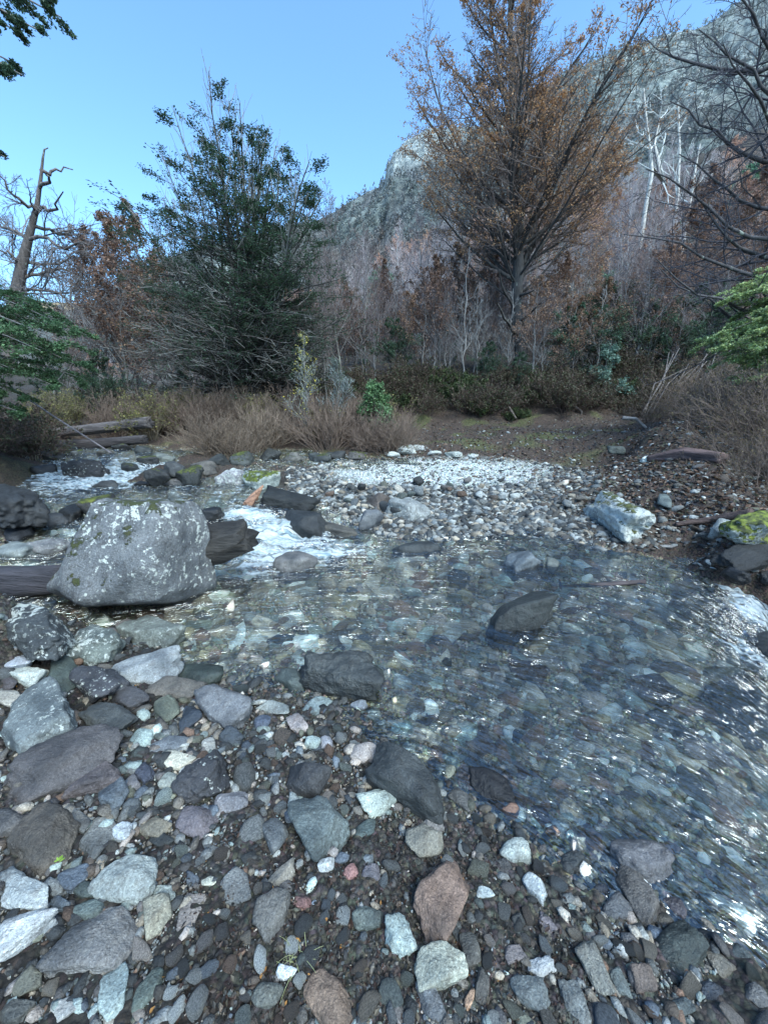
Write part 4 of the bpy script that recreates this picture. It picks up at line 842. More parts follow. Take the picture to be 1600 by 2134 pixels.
# evergreen beech in the middle: many steep stems, flat dark sprays, bare tips on top
def many_stem():
    Y0 = 13.2; b = AT(520, 838, Y0); b[2] = float(ter(b[0], b[1])) ; e = empty('evergreen_beech_tree', b, 'broad dark evergreen beech of many steep stems behind the reddish shrubs', 'tree')
    r = np.random.default_rng(8); n = 17; tips = [(440,185),(415,260),(500,225),(545,255),(600,330),(650,350),(690,420),(350,330),(300,410),(380,300),(470,230),(570,300),(520,300),(625,400),(330,420),(455,320),(560,380)]
    P = []; K = 12
    for i, (px, py) in enumerate(tips):
        tp_ = AT(px, py, Y0 + r.uniform(-1.6, 1.8)) - b; b0 = np.array([r.normal() * .25, r.normal() * .25, -.2]); t = np.linspace(0, 1, K)[:, None]
        mid = np.array([tp_[0] * .30, tp_[1] * .3, tp_[2] * .5]); L = (1 - t) ** 2 * b0 + 2 * t * (1 - t) * mid + t * t * tp_; L[1:] += np.cumsum(r.normal(size=(K - 1, 3)) * .04, 0); P.append(L)
    l1 = np.array(P); q1 = r.uniform(.05, .10, n)[:, None] * np.linspace(1, .12, K)[None]
    l2, q2 = sprout(l1, q1, 24, 7, .10, 1, 1.3, lambda t, pl: 2.3 * (1.12 - t) ** .75, r, .01, .07, .5, .25, rmin=.008, flat=.22)
    # outer layered boughs
    l2b, q2b = sprout(l1, q1, 8, 7, .06, .62, 1.3, lambda t, pl: 3.1 * (1.1 - t * .6), r, .0, .06, .5, .25, rmin=.01, flat=.12)
    tips2, _q = sprout(l1, q1, 26, 5, .62, 1, .45, .17, r, .12, .08, .5, .4, rmin=.008)
    l2 = np.concatenate([l2, l2b]); q2 = np.concatenate([q2, q2b])
    l3, q3 = sprout(l2, q2, 10, 4, .2, 1, .8, .40, r, .0, .08, .6, .4, planar=True, rmin=.006)
    hi = l3[:, 0, 2] / 8.6; dist = np.hypot(l3[:, -1, 0] + .4, l3[:, -1, 1]); g = fbm(l3[:, 0] * .5, 2, 33)
    leafy = (r.random(len(l3)) < np.clip(1.15 - np.maximum(0, (l3[:, 0, 2] - 6.0) / 1.7) + g * .7, .05, 1) * (.5 + .5 * np.clip((l3[:, 0, 2] - 1.2) / 2.2, 0, 1)))
    bare = l3[~leafy]; lf = l3[leafy]
    bark_part([(l1, q1, 8), (l2, q2, 4)], e).color = (.30, .30, .30, 1)
    lv = leaves_on(lf, 22, .032, EVG, r, .8, .05)
    tw2, tq2 = sprout(bare, q3[~leafy], 4, 3, .1, 1, .6, .5, r, .08, .1, .7, .5, rmin=.006)
    crown_part([(l3, q3, 3)], lv, e, (.075, .07, .065)); crown_part([(tips2, _q, 3), (tw2, tq2, 3)], None, e, (.20, .20, .19), 'bare_shoots')
many_stem()
# snag at the left, half dead, with crooked arms
def snag():
    Y0 = 11.0; b = AT(25, 690, Y0); e = empty('dead_snag_tree', b, 'half-dead leaning tree with a broken bare top and crooked arms at the left', 'tree'); r = np.random.default_rng(3)
    pts = np.array([AT(x, y, Y0) - b for x, y in [(20,760),(30,640),(45,560),(62,490),(78,430),(86,370),(90,330),(93,312),(101,308)]]); rad = np.array([.17,.15,.12,.085,.055,.035,.024,.017,.01])
    arms = [[(75,447),(95,430),(108,440),(118,420),(130,400)],[(70,470),(100,480),(130,495),(152,482),(145,470)],[(84,390),(100,380),(106,372),(100,360)],[(85,357),(110,355),(150,356)],[(60,500),(95,485),(125,520),(165,505),(185,508)],[(50,545),(90,555),(130,540),(170,520)],[(78,440),(50,425),(20,400),(-10,350)],[(60,500),(30,480),(0,470),(-20,440)],[(45,560),(20,530),(-10,520)],[(45,580),(90,570),(140,560),(180,590)],[(30,620),(70,600),(120,610),(170,640)]]
    lv = []; 
    def res(p, K): p = np.array(p); t = np.linspace(0, len(p) - 1, K); i = np.minimum(t.astype(int), len(p) - 2); f = (t - i)[:, None]; return p[i] * (1 - f) + p[i + 1] * f
    A = np.array([res([AT(x, y, Y0 + (j * .25 if j else 0) * (1 if k % 2 else -1)) - b for j, (x, y) in enumerate(a)], 8) for k, a in enumerate(arms)]); A[:, 1:] += r.normal(size=A[:, 1:].shape) * .03
    qa = np.full((len(A), 1), .045) * np.linspace(1, .25, 8)[None]; live = A[[1, 4, 5, 6, 7, 8, 9, 10, 10, 9, 7]]; ql = qa[[0] * 11]
    t2, q2 = sprout(live, ql, 9, 6, .1, 1, .8, .6, r, .03, .16, .55, .3, rmin=.008); t3, q3 = sprout(t2, q2, 7, 4, .1, 1, .7, .5, r, .03, .18, .6, .4, rmin=.006); t4, q4 = sprout(t3, q3, 4, 3, .2, 1, .7, .5, r, .03, .18, .6, .4, rmin=.005)
    tb = obj('trunk', None, e); bpy.data.objects.remove(tb)
    bark_part([(pts[None], rad[None], 9), (A, qa, 6)], e).color = (.70, .62, .60, 1); crown_part([(t2, q2, 3), (t3, q3, 3), (t4, q4, 3)], None, e, (.14, .13, .13))
snag()
def spray_tree(name, base, tips, label, leafc, seed, lsz=.022, per=16, th=.09, n2=16, tcol=(.10, .08, .06), stem=None, droop=.03, ls=.32, group=None, n3=9, rb=.03):
    e = empty(name, base, label, 'tree', group); r = np.random.default_rng(seed); K = 9; P = []
    for tp_, s0 in tips:
        a = np.array(s0) - base; z = np.array(tp_) - base; t = np.linspace(0, 1, K)[:, None]; L = a * (1 - t) + z * t; L[:, 2] += (np.sin(t[:, 0] * 3.14) * .12 * np.linalg.norm(z - a)) * .6; L[1:] += np.cumsum(r.normal(size=(K - 1, 3)) * .015, 0); P.append(L)
    l1 = np.array(P); q1 = np.full((len(P), 1), rb) * np.linspace(1, .15, K)[None]
    l2, q2 = sprout(l1, q1, n2, 6, .12, 1, .75, ls, r, -droop, .06, .5, .3, planar=True, rmin=.004)
    l3, q3 = sprout(l2, q2, n3, 4, .1, 1, .7, .42, r, -droop, .07, .6, .4, planar=True, rmin=.003)
    lv = leaves_on(l3, per, lsz, leafc, r, .62, lsz * .9, 0); st = stem if stem is not None else [(0, 0, -.5), (0, 0, 6)]
    tr, rt = stem_line(st[0], st[1], 12, .04, r, th, th * .4)
    bark_part([(tr, rt, 9), (l1, q1, 5)], e); crown_part([(l2, q2, 3), (l3, q3, 3)], lv, e, tcol); return e
DG = [(.07,.14,.06),(.10,.19,.08),(.05,.10,.045),(.085,.15,.07)]
LG = [(.48,.58,.24),(.42,.52,.22),(.27,.37,.16),(.38,.48,.28),(.20,.30,.13)]
b = AT(-330, 860, 6.4)
tips = [(AT(x, y, Y), AT(-330, y2, 6.4)) for x, y, Y, y2 in [(185,700,6.0,600),(170,760,5.6,660),(120,650,6.6,560),(150,720,5.2,640),(185,765,6.6,690),(110,800,5.4,740),(60,640,6.2,560),(140,690,7.2,600),(90,740,5.0,690),(30,690,5.6,640),(60,830,5.6,790),(150,790,6.3,740),(20,770,5.2,730),(110,670,5.8,590),(40,860,5.4,820),(0,720,6.2,680)]]
spray_tree('evergreen_tree', b, tips, 'near evergreen beech whose flat dark green boughs reach in from the left edge', DG, 31, .017, 34, .14, ls=.26, stem=[(0, 0, -.6), (0, 0, 5.2)])
b = AT(-420, 900, 4.6); 
tips = [(AT(x, y, Y), AT(-420, y2, 4.6)) for x, y, Y, y2 in [(118,25,4.2,-80),(75,60,4.6,-60),(60,150,4.4,10),(20,320,4.4,200),(100,-10,4.0,-150),(60,100,4.9,-40),(15,160,4.2,30)]]
spray_tree('evergreen_tree', b, tips, 'evergreen tree showing only drooping branch tips in the top left corner', EVG, 32, .013, 30, .16, ls=.16, n3=8, stem=[(0, 0, -.8), (0, 0, 8.5)], droop=.05)
b = AT(1900, 880, 8.2)
tips = [(AT(x + 45, y, Y), AT(1900, y2, 8.2)) for x, y, Y, y2 in [(1470,690,8.0,640),(1500,650,8.4,600),(1540,610,7.8,560),(1500,720,7.6,680),(1530,760,7.8,740),(1580,590,8.2,540),(1560,690,7.2,660),(1600,640,7.4,600),(1590,740,7.4,720),(1480,700,8.9,670),(1560,650,8.8,600),(1640,600,7.8,560),(1640,700,7.2,680),(1450,700,8.2,640),(1520,590,8.4,520),(1490,620,8.0,560),(1570,780,7.2,760),(1510,780,7.9,740),(1620,790,7.0,770),(1480,740,8.3,700),(1590,640,7.0,600)]]
spray_tree('evergreen_tree', b, tips, 'bright pale green beech boughs hanging in from the right edge', LG, 33, .021, 46, .15, ls=.38, stem=[(0, 0, -.8), (0, 0, 5)])
# bare dark tree leaning in from the right edge
def right_bare():
    b = AT(1760, 830, 9.0); e = empty('bare_tree', b, 'dark leafless tree leaning in from the right edge with crooked branches', 'tree'); r = np.random.default_rng(12)
    tr, rt = stem_line((0, 0, -.5), AT(1700, -350, 9.0) - b, 14, .12, r, .22, .08)
    L = []
    for (x0, y0), (x1, y1), Y in [((1740,500),(1330,330),8.5),((1730,350),(1400,180),9.3),((1735,250),(1420,60),8.8),((1730,150),(1480,-40),8.4),((1740,420),(1420,290),9.8),((1745,600),(1290,520),9.4),((1750,650),(1340,600),8.2),((1730,120),(1390,10),9.6),((1740,300),(1500,120),7.8),((1745,560),(1400,430),9.0),((1725,50),(1520,-150),9),((1750,700),(1400,560),8.8)]:
        a, z = AT(x0, y0, 9.0) - b, AT(x1, y1, Y) - b; t = np.linspace(0, 1, 10)[:, None]; l = a * (1 - t) + z * t; l[:, 2] -= np.sin(t[:, 0] * 3.1) * .35; l[1:] += np.cumsum(r.normal(size=(9, 3)) * .07, 0); L.append(l)
    l1 = np.array(L); q1 = np.full((len(L), 1), .055) * np.linspace(1, .15, 10)[None]
    l2, q2 = sprout(l1, q1, 10, 7, .15, 1, .75, .42, r, .04, .14, .55, .25, rmin=.007); l3, q3 = sprout(l2, q2, 7, 5, .1, 1, .7, .45, r, .03, .16, .6, .3, rmin=.005); l4, q4 = sprout(l3, q3, 4, 3, .2, 1, .6, .5, r, .02, .16, .6, .4, rmin=.004)
    bark_part([(tr, rt, 10), (l1, q1, 6)], e).color = (.4, .4, .45, 1); crown_part([(l2, q2, 4), (l3, q3, 3), (l4, q4, 3)], None, e, (.055, .055, .07))
right_bare()

# wood on the bank and the slope: kinds built once, then copied
FP = dict(
 p=bare_tree(8.5, np.random.default_rng(41), 'bare_beech_tree', 'slender bare purple-grey beech in the wood on the slope', 'tree', 'bare beeches in the wood on the slope', tw=(.165, .135, .135), spread=.40, r=.07),
 q=bare_tree(7.0, np.random.default_rng(42), 'bare_beech_tree', 'slender bare purple-grey beech in the wood on the slope', 'tree', 'bare beeches in the wood on the slope', tw=(.19, .155, .15), spread=.46, up=.14, r=.06),
 r=bare_tree(8.0, np.random.default_rng(43), 'rusty_beech_tree', 'beech with thin rust-brown foliage in the wood on the slope', 'tree', 'rust-brown beeches in the wood on the slope', leafc=DIM, per=3, lsz=.055, tw=(.15, .115, .11), spread=.42),
 s=bare_tree(6.2, np.random.default_rng(44), 'rusty_beech_tree', 'beech with thin rust-brown foliage in the wood on the slope', 'tree', 'rust-brown beeches in the wood on the slope', leafc=RUST, per=2, lsz=.05, tw=(.15, .11, .10), spread=.5, up=.05, a1=.95),
 g=bare_tree(5.2, np.random.default_rng(45), 'young_evergreen_tree', 'young dark green beech growing among bare stems of the wood', 'tree', 'young evergreens in the wood on the slope', leafc=EVG, per=5, lsz=.05, tw=(.08, .08, .06), spread=.5, up=.0, a1=1.2),
 w=bare_tree(4.6, np.random.default_rng(46), 'pale_sapling_tree', 'thin pale-barked sapling standing on top of the earth bank', 'tree', 'pale saplings on top of the earth bank', tw=(.17, .17, .17), spread=.36, nb=12, r=.035, up=.12, k3=6, twr=.005))
[setattr(c_, 'color', (1.5, 1.5, 1.5, 1)) for c_ in COL.objects if c_.parent == FP['w']]
used_p = {k: False for k in FP}
def plant_copy(k, x, y, z, sc, rz=None, label=None, color=None):
    rz = rng.uniform(0, 6.28) if rz is None else rz
    if not used_p[k]:
        used_p[k] = True; o = FP[k]; o.location = (float(x), float(y), float(z)); o.rotation_euler = (0, 0, float(rz)); o.scale = (sc, sc, sc)
        if label: o['label'] = label
        return o
    return copy_tree(FP[k], (x, y, z), float(rz), sc, label, color)
rng = np.random.default_rng(77); cnt = 0
cells = []
for ring, (r0, r1, n) in enumerate([(17.6, 22, 42), (22, 30, 58), (30, 44, 76), (44, 66, 80)]):
    for i in range(n):
        a = -0.66 + (1.42) * (i + rng.random()) / n; rad = rng.uniform(r0, r1); x, y = rad * math.sin(a), rad * math.cos(a)
        if y < 16.8 and x > -6: y = 16.9 + rng.random()
        z = float(ter(x, y)); 
        if z < 1.2 and x > -4: continue
        u = rng.random(); left = a < -.22
        k = 'p' if u < .30 else 'q' if u < .56 else 'r' if u < .78 else 's' if u < .88 else 'g'
        if left and u > .45: k = 'r' if u < .8 else 'g'
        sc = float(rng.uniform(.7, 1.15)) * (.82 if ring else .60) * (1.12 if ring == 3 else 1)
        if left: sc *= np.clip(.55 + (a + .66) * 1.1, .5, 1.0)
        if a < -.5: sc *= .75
        hz = 1.15 + .5 * ring; plant_copy(k, x, y, z - .1, float(sc), color=(hz, hz * 1.04, hz * 1.09, 1)); cnt += 1  # haze painted into the tree colour, paler and bluer ring by ring
for px, Y, sc, k in [(962,17.3,1.15,'w'),(925,17.8,.8,'w'),(990,17.5,.75,'w'),(1050,17.4,.8,'w'),(1230,17.2,.85,'w'),(880,17.6,.7,'w'),(1165,17.6,.9,'w'),(1310,17.4,.8,'w'),(905,18.2,.9,'w'),(1120,17.3,.6,'w'),
                     (1180,17.4,.55,'s'),(1230,17.9,.6,'s'),(1010,21,.7,'r'),(940,22,.75,'r'),(870,21,.7,'s'),(800,20,.65,'r'),(1400,22,1.0,'r'),(1500,21,1.0,'r'),(1560,20,1.0,'s'),(760,18,.7,'p'),(1280,18.5,.7,'g'),(1330,17.5,.6,'g'),(1400,17.5,.7,'g'),(1450,17.2,.6,'g'),(1230,18.4,.7,'g'),(820,17.6,.5,'g'),(1380,19,.8,'r')]:
    p = AT(px, 850, Y); plant_copy(k, p[0], p[1], float(ter(p[0], p[1])) - .1, sc)
for px, Y, sc, k in [(850,18,.55,'s'),(900,18.5,.6,'r'),(1000,18,.5,'q'),(1040,19,.6,'p'),(1100,18.4,.45,'q'),(1150,18.6,.6,'r'),(1200,19,.6,'p'),(1260,18.2,.55,'s'),(1300,19,.65,'q'),(1350,18.3,.6,'r'),(1420,18.5,.6,'p'),(1470,18,.6,'q'),(1380,17.4,.5,'g'),(1010,17.2,.35,'g'),(1075,17.1,.3,'g'),(-60,12.5,.75,'q'),(110,13.5,.7,'p'),(20,14,.8,'q'),(160,15.5,.7,'p'),(-120,11.5,.8,'p'),(235,17,.85,'r'),(280,16.5,.9,'r'),(330,18,1.0,'r'),(250,19,.9,'p'),(200,18,.75,'p'),(300,20,1.0,'q'),(360,16.5,.9,'s'),(215,15,.5,'g'),(120,17,.5,'g'),(400,17,.9,'p'),(640,16.5,.9,'p'),(700,17,1.0,'q'),(680,15.5,.8,'q')]:
    p = AT(px, 850, Y); plant_copy(k, p[0], p[1], float(ter(p[0], p[1])) - .1, sc)
# white dead trees high on the slope
def white_dead():
    L = [([(1345,430),(1358,360),(1352,300),(1345,240),(1340,185)],34),([(1358,350),(1385,385),(1362,300),(1372,255),(1374,235)],34.5),([(1405,470),(1412,400),(1415,310),(1412,210)],36),([(1432,450),(1440,400),(1450,340),(1458,300)],36.5)]
    labels = ['white dead tree with a kinked trunk on the hillside', 'short white dead tree right behind the kinked one on the hillside', 'straight tall white dead tree on the hillside', 'white dead tree with the thinnest trunk on the hillside, right of the straight one']
    r = np.random.default_rng(4)
    for (pts, Y), lb in zip(L, labels):
        w = np.array([AT(x, y, Y) for x, y in pts]); b = w[0].copy(); zt = float(ter(b[0], b[1])); e = empty('white_dead_tree', b, lb, 'tree'); P = w - b; P = np.concatenate([[[0, 0, min(zt - b[2], 0) - .5]], P])
        q = np.linspace(.17, .05, len(P)); a, qa = sprout(P[None], q[None], 9, 5, .35, .98, .8, .22, r, .06, .15, .5, .3, rmin=.03); a2, qa2 = sprout(a, qa, 3, 4, .3, 1, .7, .5, r, .05, .15, .6, .4, rmin=.02)
        bark_part([(P[None], q[None], 7)], e).color = (3.2, 3.2, 3.1, 1); crown_part([(a, qa, 4), (a2, qa2, 3)], None, e, (.60, .62, .60), 'branches')
white_dead()

# shrubs of reddish bare twigs
def shrub(name, label, group, seed, H, tcol, leafc=None, per=2, lsz=.02, n=46, wid=.6, r0=.008, cat='shrub'):
    e = empty(name, (0, 0, 0), label, cat, group); r = np.random.default_rng(seed); az = r.uniform(0, 6.28, n); sp = r.uniform(.05, wid, n); d = nrm(np.stack([np.cos(az) * sp, np.sin(az) * sp, np.ones(n) * .8], -1)); p = np.stack([np.cos(az) * sp * .25 * H, np.sin(az) * sp * .25 * H, np.full(n, -.05)], -1); P = [p]; L = H * r.uniform(.6, 1.1, n)
    for k in range(6): d = nrm(d + r.normal(size=d.shape) * .17 + np.array([0, 0, .02])); p = p + d * (L / 6)[:, None]; P.append(p)
    l1 = np.stack(P, 1); q1 = np.full((n, 1), r0) * np.linspace(1, .3, 7)[None]
    l2, q2 = sprout(l1, q1, 7, 4, .25, 1, .5, .38, r, .05, .1, .7, .4, rmin=.0035); l3, q3 = sprout(l2, q2, 5, 3, .2, 1, .55, .5, r, .04, .12, .7, .5, rmin=.003)
    mb = MB(); V, Q = tubes(l1, q1, 4); mb.add(V, Q, tcol); obj('stems', mb.mesh('stems', TWIG), e)
    crown_part([(l2, q2, 3), (l3, q3, 3)], leaves_on(l3, per, lsz, leafc, r, .3, .02) if leafc else None, e, tcol, 'twigs'); return e
RT = (.165, .12, .095)
FP['a'] = shrub('reddish_shrub', 'reddish brown leafless shrub on the left stream bank', 'reddish shrubs on the left stream bank', 51, 1.15, RT, n=60, wid=.85)
FP['b'] = shrub('reddish_shrub', 'reddish brown leafless shrub on the left stream bank', 'reddish shrubs on the left stream bank', 52, .95, (.19, .145, .11), n=56, wid=.9)
FP['c'] = shrub('yellowing_shrub', 'shrub with fading yellow-green leaves on the left stream bank', 'yellowing shrubs on the left stream bank', 53, 1.2, (.16, .13, .09), [(.26,.24,.08),(.18,.19,.07),(.14,.13,.06)], 2, .022)
FP['d'] = shrub('undergrowth_shrub', 'dark brown tangled shrub at the edge of the wood', 'tangled shrubs at the edge of the wood', 54, 1.2, (.12, .085, .075), [(.07,.08,.04),(.10,.07,.05)], 2, .03, wid=1.0)
FP['e'] = shrub('mossy_shrub', 'low green mossy shrub hanging over the earth bank', 'green shrubs along the earth bank', 55, .75, (.08, .08, .05), [(.06,.09,.035),(.09,.12,.04),(.045,.07,.03)], 4, .03, wid=1.3)
FP['f'] = shrub('bramble_shrub', 'tangle of brown arching twigs at the right edge', 'tangled brown shrubs at the right edge', 56, 1.3, (.16, .12, .10), [(.14,.11,.05)], 1, .015, wid=1.6, n=52)
used_p.update({k: False for k in 'abcdef'})
rng = np.random.default_rng(91)
for i in range(64):
    px = rng.uniform(215, 850); v = rng.random(); Y = 8.6 + 4.2 * v - .5 * (px > 560); top = 930
    p = AT(px, 900, Y)
    if wat(p[0], p[1]) > _T(p[0], p[1]) - .02: continue
    if px < 400 and Y < 10.2: Y = 10.4 + rng.random(); p = AT(px, 900, Y)
    plant_copy('abc'[0 if rng.random() < .5 else 1 if rng.random() < .75 else 2], p[0], p[1], float(ter(p[0], p[1])) - .03, float(rng.uniform(.8, 1.25)), color=(1.0, 1.0, 1.0, 1))
for i in range(64):
    a = -0.10 + .76 * (i + rng.random()) / 64; Y = rng.uniform(15.3, 17.6); x = Y * math.tan(a); z = float(ter(x, Y)); plant_copy('de'[int(rng.random() < .2)], x, Y, z - .05, float(rng.uniform(.7, 1.25)))
for i in range(26):
    a = -.62 + .5 * rng.random(); Y = rng.uniform(13.5, 19); x = Y * math.tan(a); plant_copy('d', x, Y, float(ter(x, Y)) - .05, float(rng.uniform(.8, 1.4)))
for px, py, Y, sc in [(1580,960,6.6,.7),(1600,900,6.8,1.0),(1560,900,7.6,.9),(1640,960,5.8,.9),(1590,840,7.8,.9),(1500,880,10.5,.8),(1440,890,11.5,.7),(1620,1000,5.2,.7),(1350,880,11,.6),(1580,1020,5.8,.5),(1660,880,6.5,1.1),(1520,850,10,.9),(1560,800,11,1.1),(1450,840,12.5,1.1),(1500,800,13,1.2),(-20,930,7.6,.8),(60,900,8.4,.8),(20,870,9,1.0),(100,880,10.5,.9),(-60,980,6.2,.8),(160,870,12,.9),(-20,1000,6.6,.4)]:
    p = AT(px, py, Y); plant_copy('f' if px > 800 else 'c' if px > 90 else 'd', p[0], p[1], float(ter(p[0], p[1])) - .03, sc, label='tangled shrub overhanging the upper stream at the left edge' if px < 90 else None)
    if px < 90: 
        o = COL.objects[-1]
for o in COL.objects:
    if o.get('label') == 'tangled shrub overhanging the upper stream at the left edge': o['group'] = 'tangled shrubs at the left edge'
# singled out small plants
def one_tree(px, Y, H, label, leafc, per, lsz, tw, seed, name, **kw):
    p = AT(px, 850, Y); z = float(ter(p[0], p[1])); return bare_tree(H, np.random.default_rng(seed), name, label, 'tree', None, leafc=leafc, per=per, lsz=lsz, tw=tw, loc=(p[0], p[1], z - .05), r=.03, **kw)
one_tree(780, 10.8, 1.5, 'small fresh green beech bush beside the reddish shrubs', [(.10,.19,.08),(.14,.25,.11),(.07,.13,.06)], 4, .035, (.12,.13,.09), 61, 'green_sapling', nb=22, spread=.55, a1=1.0)
one_tree(640, 10.6, 2.7, 'lichened grey sapling with a few yellow leaves near its top', [(.50,.42,.06),(.35,.33,.10),(.22,.25,.12)], 1, .022, (.22,.24,.22), 62, 'yellow_leaved_sapling', nb=20, spread=.30, k3=5)
one_tree(700, 10.9, 2.2, 'blue-grey twiggy sapling right of the yellow-leaved one', [(.12,.16,.12)], 1, .02, (.22,.25,.25), 63, 'grey_sapling', nb=20, spread=.4, k3=7)
one_tree(1255, 16.4, 2.2, 'small blue-green evergreen sapling on the bank edge', [(.13,.22,.18),(.17,.27,.22)], 3, .045, (.12,.13,.1), 64, 'blue_green_sapling', nb=14, spread=.5, a1=1.3, up=0)

# ---------------------------------------------------------------- logs and driftwood
def log(name, pts, rads, label, col=(1, 1, 1), seed=1, S=18, cat='log', rough=.12, moss=False):
    """pts world polyline; a fissured trunk with ragged ends"""
    r = np.random.default_rng(seed); P = np.array(pts, float); t = np.linspace(0, len(P) - 1, 40); i = np.minimum(t.astype(int), len(P) - 2); f = (t - i)[:, None]; C_ = P[i] * (1 - f) + P[i + 1] * f; Rd = np.interp(t, np.arange(len(rads)), rads)
    V, Q = tubes(C_[None], Rd[None], S); V = V.reshape(40, S, 3); n = (V - C_[:, None]); rad = np.linalg.norm(n, axis=-1, keepdims=True); n = n / np.maximum(rad, 1e-6)
    ang = np.arange(S)[None, :, None] * 2 * np.pi / S; q = np.concatenate([np.cos(ang) * 3 + 0 * t[:, None, None], np.sin(ang) * 3 + 0 * t[:, None, None], t[:, None, None] * .25 + 0 * ang], -1) + seed
    V = V + n * rad * (rough * 1.6 * fbm(q, 3, seed)[..., None]); b = C_[0].copy(); tg = nrm(C_[1] - C_[0]); V[0] += -tg * (r.random((S, 1)) * rads[0] * .6); V[-1] += nrm(C_[-1] - C_[-2]) * (r.random((S, 1)) * rads[-1] * .8)
    V = V.reshape(-1, 3); k = len(V); V = np.concatenate([V, [C_[0], C_[-1]]]); s = np.arange(S); T3_ = np.concatenate([np.stack([(s + 1) % S, s, np.full(S, k)], -1), np.stack([39 * S + s, 39 * S + (s + 1) % S, np.full(S, k + 1)], -1)])
    # own axes: x along the log, so the grain runs with it
    ax = nrm(C_[-1] - C_[0]); yw = math.atan2(ax[1], ax[0]); L = V - b; c, s_ = math.cos(-yw), math.sin(-yw); L = np.stack([L[:, 0] * c - L[:, 1] * s_, L[:, 0] * s_ + L[:, 1] * c, L[:, 2]], -1)
    o = obj(name, mesh(name, L, [Q, T3_], DEADWOOD), None, b, None, label, cat); o.rotation_euler = (0, 0, yw); o.color = (*col, 1); return o
log('fallen_log', [AT(30,910,10.8), AT(180,896,10.3), AT(310,880,10.0)], [.10,.12,.13], 'long pale fallen log spanning the upper stream, the higher of two', (1.0,1.0,1.05), 2)
log('fallen_log', [AT(110,928,10.0), AT(190,925,9.8), AT(300,915,9.6)], [.12,.13,.10], 'dark fallen log lying under the longer pale one', (.5,.5,.55), 3)
log('broken_log', [AT(380,1158,3.35), AT(450,1146,3.3), AT(508,1125,3.25)], [.15,.17,.13], 'black rotten log end sticking out behind the great boulder into the cascade', (.32,.34,.33), 4, rough=.32)
log('sunken_log', [AT(-60,1218,3.0), AT(30,1215,2.95), AT(135,1205,2.9)], [.13,.12,.11], 'dark wet log running from the left edge under the great boulder', (.45,.48,.6), 5, rough=.2)
log('driftwood', [G(516,1054,.26), AT(530,1035,5.55), AT(548,1012,5.6)], [.07,.06,.012], 'orange-brown pointed driftwood stump above the cascade', (3.0,1.9,1.3), 6, cat='driftwood')
log('bark_log', [GT(1352,962,.05), GT(1420,960,.10), GT(1497,968,.09)], [.06,.12,.10], 'purple-brown bark-covered log lying on the slope at the right', (1.0,.75,.75), 7, rough=.25)
log('thin_log', [GT(1408,1096,.02), GT(1480,1090,.04), GT(1560,1080,.06)], [.025,.035,.045], 'thin dark log pointing at the bright mossy rock', (.8,.6,.55), 8)
log('waterlogged_branch', [G(1165,1222,-.03), G(1250,1219,.01), G(1342,1212,.015)], [.01,.022,.02], 'long dark branch floating at the surface of the pool', (.5,.45,.5), 9, cat='branch')
log('snag_stick', [G(1168,1228,-.05), G(1166,1210,.02), AT(1164,1208,3.75)], [.01,.01,.006], 'short upright stick poking out of the pool', (.3,.3,.3), 10, cat='stick')
log('mossy_fallen_log', [AT(1265,712,19.5), AT(1350,708,19.5), AT(1450,712,19.5)], [.16,.18,.15], 'moss-covered fallen trunk lying level on the wooded slope', (1.6,1.9,.8), 11)
log('leaning_dead_tree', [AT(1305,658,21), AT(1345,632,21), AT(1385,606,21)], [.12,.10,.06], 'dark broken trunk leaning in the wood above the mossy one', (.5,.45,.5), 12)
log('bare_pole', [AT(22,806,7.0), AT(110,866,7.0), AT(232,944,7.0)], [.012,.014,.012], 'thin bare pole slanting down over the fallen logs at the left', (2.2,2.2,2.4), 13, S=6, cat='branch')
log('root', [AT(1060,850,15.4), AT(1068,862,15.2), AT(1075,872,15.0)], [.06,.05,.02], 'crooked tree root hanging from the earth bank', (1.2,1.1,1.0), 14, cat='root')
log('root', [AT(1200,848,15.4), AT(1212,858,15.2), AT(1210,868,15.0)], [.04,.03,.02], 'short root hanging right of the rock in the earth bank', (1.4,1.3,1.2), 15, cat='root')
log('dead_branch', [GT(1345,894,.04) + [-.5,.15,.22], GT(1345,894,.04) + [-.25,.05,.20], GT(1345,894,.03)], [.05,.04,.03], 'pale crooked dead branch on the brown slope', (3,3,2.9), 16, cat='branch')
# leaning poles under the right hand trees
r = np.random.default_rng(17); 
for i in range(26):
    x0 = 1330 + 8 * i + r.uniform(-12, 12); log('leaning_pole', [AT(x0, 868 + r.uniform(-14, 12), 14.2), AT(x0 + r.uniform(20, 50), 800, 14.8), AT(x0 + r.uniform(50, 90), 745 + r.uniform(-20, 30), 15.4)], [.018,.02,.012], 'thin grey pole leaning in a heap at the right end of the earth bank', (1.5,1.5,1.5), 20 + i, S=5, cat='pole')
    COL.objects[-1]['group'] = 'leaning poles at the right end of the earth bank'
# grass sprigs and green leaf in the foreground
def sprigs(px, py, n, seed):
    r = np.random.default_rng(seed); p = G(px, py, .10); p[2] = float(ter(p[0], p[1])); d = nrm(np.stack([r.normal(size=n), r.normal(size=n), r.uniform(.4, 1.2, n)], -1)); q = np.zeros((n, 3)) + r.normal(size=(n, 3)) * [.012, .012, 0]; P = [q]; L = r.uniform(.03, .085, n)
    for k in range(5): d = nrm(d + np.array([0, 0, -.22])); q = q + d * (L / 5)[:, None]; P.append(q)
    V, Q = tubes(np.stack(P, 1), np.full((n, 1), .0009) * np.linspace(1, .4, 6)[None], 3); mb = MB(); mb.add(V, Q, (.42, .45, .22)); return obj('grass_tuft', mb.mesh('grass_tuft', TWIG), None, p, None, 'small pale grass tuft in the dark litter near the bottom of the bank', 'grass tuft')
sprigs(612, 1990, 26, 3)
o = obj('green_leaf', None, None); bpy.data.objects.remove(o)
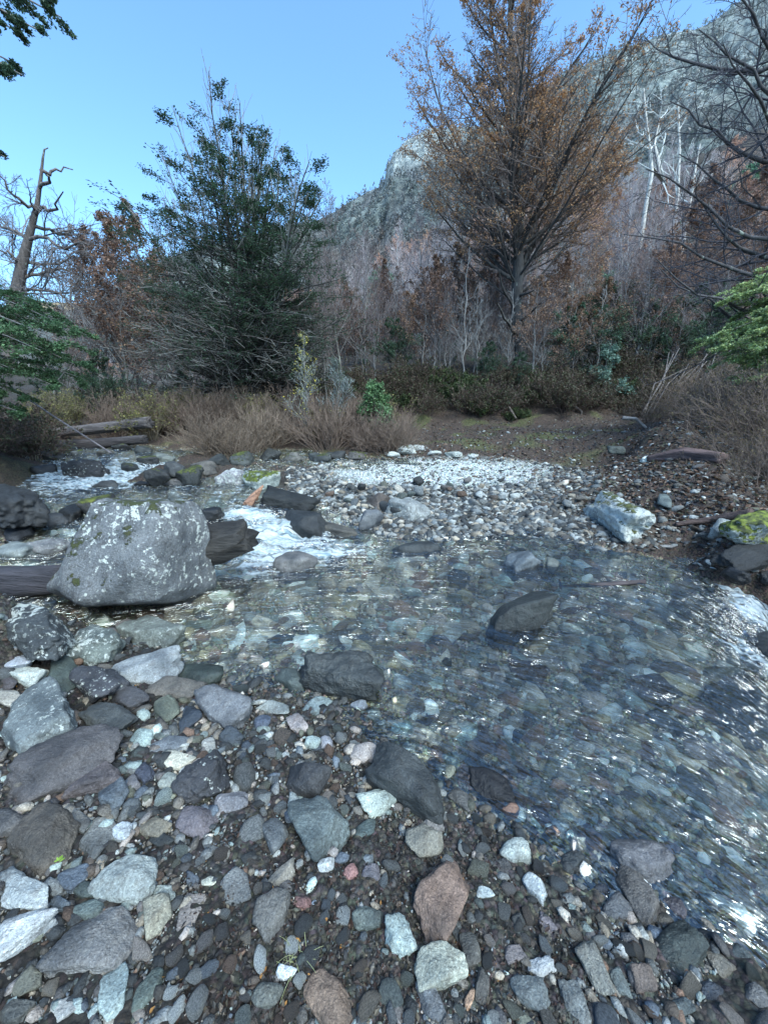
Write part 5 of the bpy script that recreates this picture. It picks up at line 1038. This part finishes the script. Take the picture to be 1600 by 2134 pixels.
p = G(118, 1792, .16); V, F, Cq = leaf_quads(np.array([[0, 0, 0], [.012, .004, .003], [.022, -.003, .004]]), nrm(np.array([[.1, -.3, 1], [.3, .2, 1], [-.2, .1, 1.0]])), np.array([.012, .010, .009]), np.array([(.25, .42, .06)] * 3), r)
obj('green_leaf', mesh('green_leaf', V, F, LEAF, Cq, False), None, (p[0], p[1], float(ter(p[0], p[1])) + .02), None, 'bright green sprig of leaves beside the rounded brown boulder', 'leaf')
# ---------------------------------------------------------------- sky, fill lamp, camera
def world():
    w = bpy.data.worlds.new('World'); SC.world = w; w.use_nodes = True; nt = w.node_tree
    bg = nt.nodes.get('Background'); sky = nt.nodes.new('ShaderNodeTexSky'); sky.sky_type = 'NISHITA'; sky.sun_disc = False
    sky.sun_elevation = R(SUN_EL); sky.sun_rotation = R(SUN_AZ); sky.altitude = 900; sky.air_density = 1.0; sky.dust_density = 3.5; sky.ozone_density = 3.0
    mx = nt.nodes.new('ShaderNodeMix'); mx.data_type = 'RGBA'; mx.blend_type = 'MULTIPLY'; mx.inputs[0].default_value = 1; mx.inputs[7].default_value = (.77, 1.04, 1.12, 1); nt.links.new(sky.outputs[0], mx.inputs[6]); nt.links.new(mx.outputs[2], bg.inputs[0]); bg.inputs[1].default_value = SKY
SUN_EL, SUN_AZ, SKY = 50.0, 148.0, 0.42  # direction of the added fill lamp, shared by the sky
world()
l = bpy.data.lights.new('fill_sun', 'SUN'); l.energy = 4.3; l.angle = R(38); l.color = (.98, 1, .93); so = bpy.data.objects.new('fill_sun', l); COL.objects.link(so)  # wide soft lamp added from the rear right to fill the shade
d = Vector((math.sin(R(SUN_AZ)) * math.cos(R(SUN_EL)), math.cos(R(SUN_AZ)) * math.cos(R(SUN_EL)), math.sin(R(SUN_EL)))); so.rotation_euler = d.to_track_quat('Z', 'Y').to_euler()
cam = bpy.data.cameras.new('camera'); cam.sensor_fit = 'VERTICAL'; cam.sensor_height = 36; cam.sensor_width = 27; cam.lens = 36 * FPX / 2134; cam.clip_start = .02; cam.clip_end = 5000
co_ = bpy.data.objects.new('camera', cam); COL.objects.link(co_); co_.location = (0, 0, CAMZ); co_.rotation_euler = (R(90) - PITCH, 0, 0); SC.camera = co_
SC.view_settings.view_transform = 'Standard'; SC.view_settings.look = 'None'; SC.view_settings.exposure = 0
SC.cycles.use_denoising = True; SC.cycles.max_bounces = 7; SC.cycles.diffuse_bounces = 3; SC.cycles.glossy_bounces = 3; SC.cycles.transmission_bounces = 5; SC.cycles.transparent_max_bounces = 6
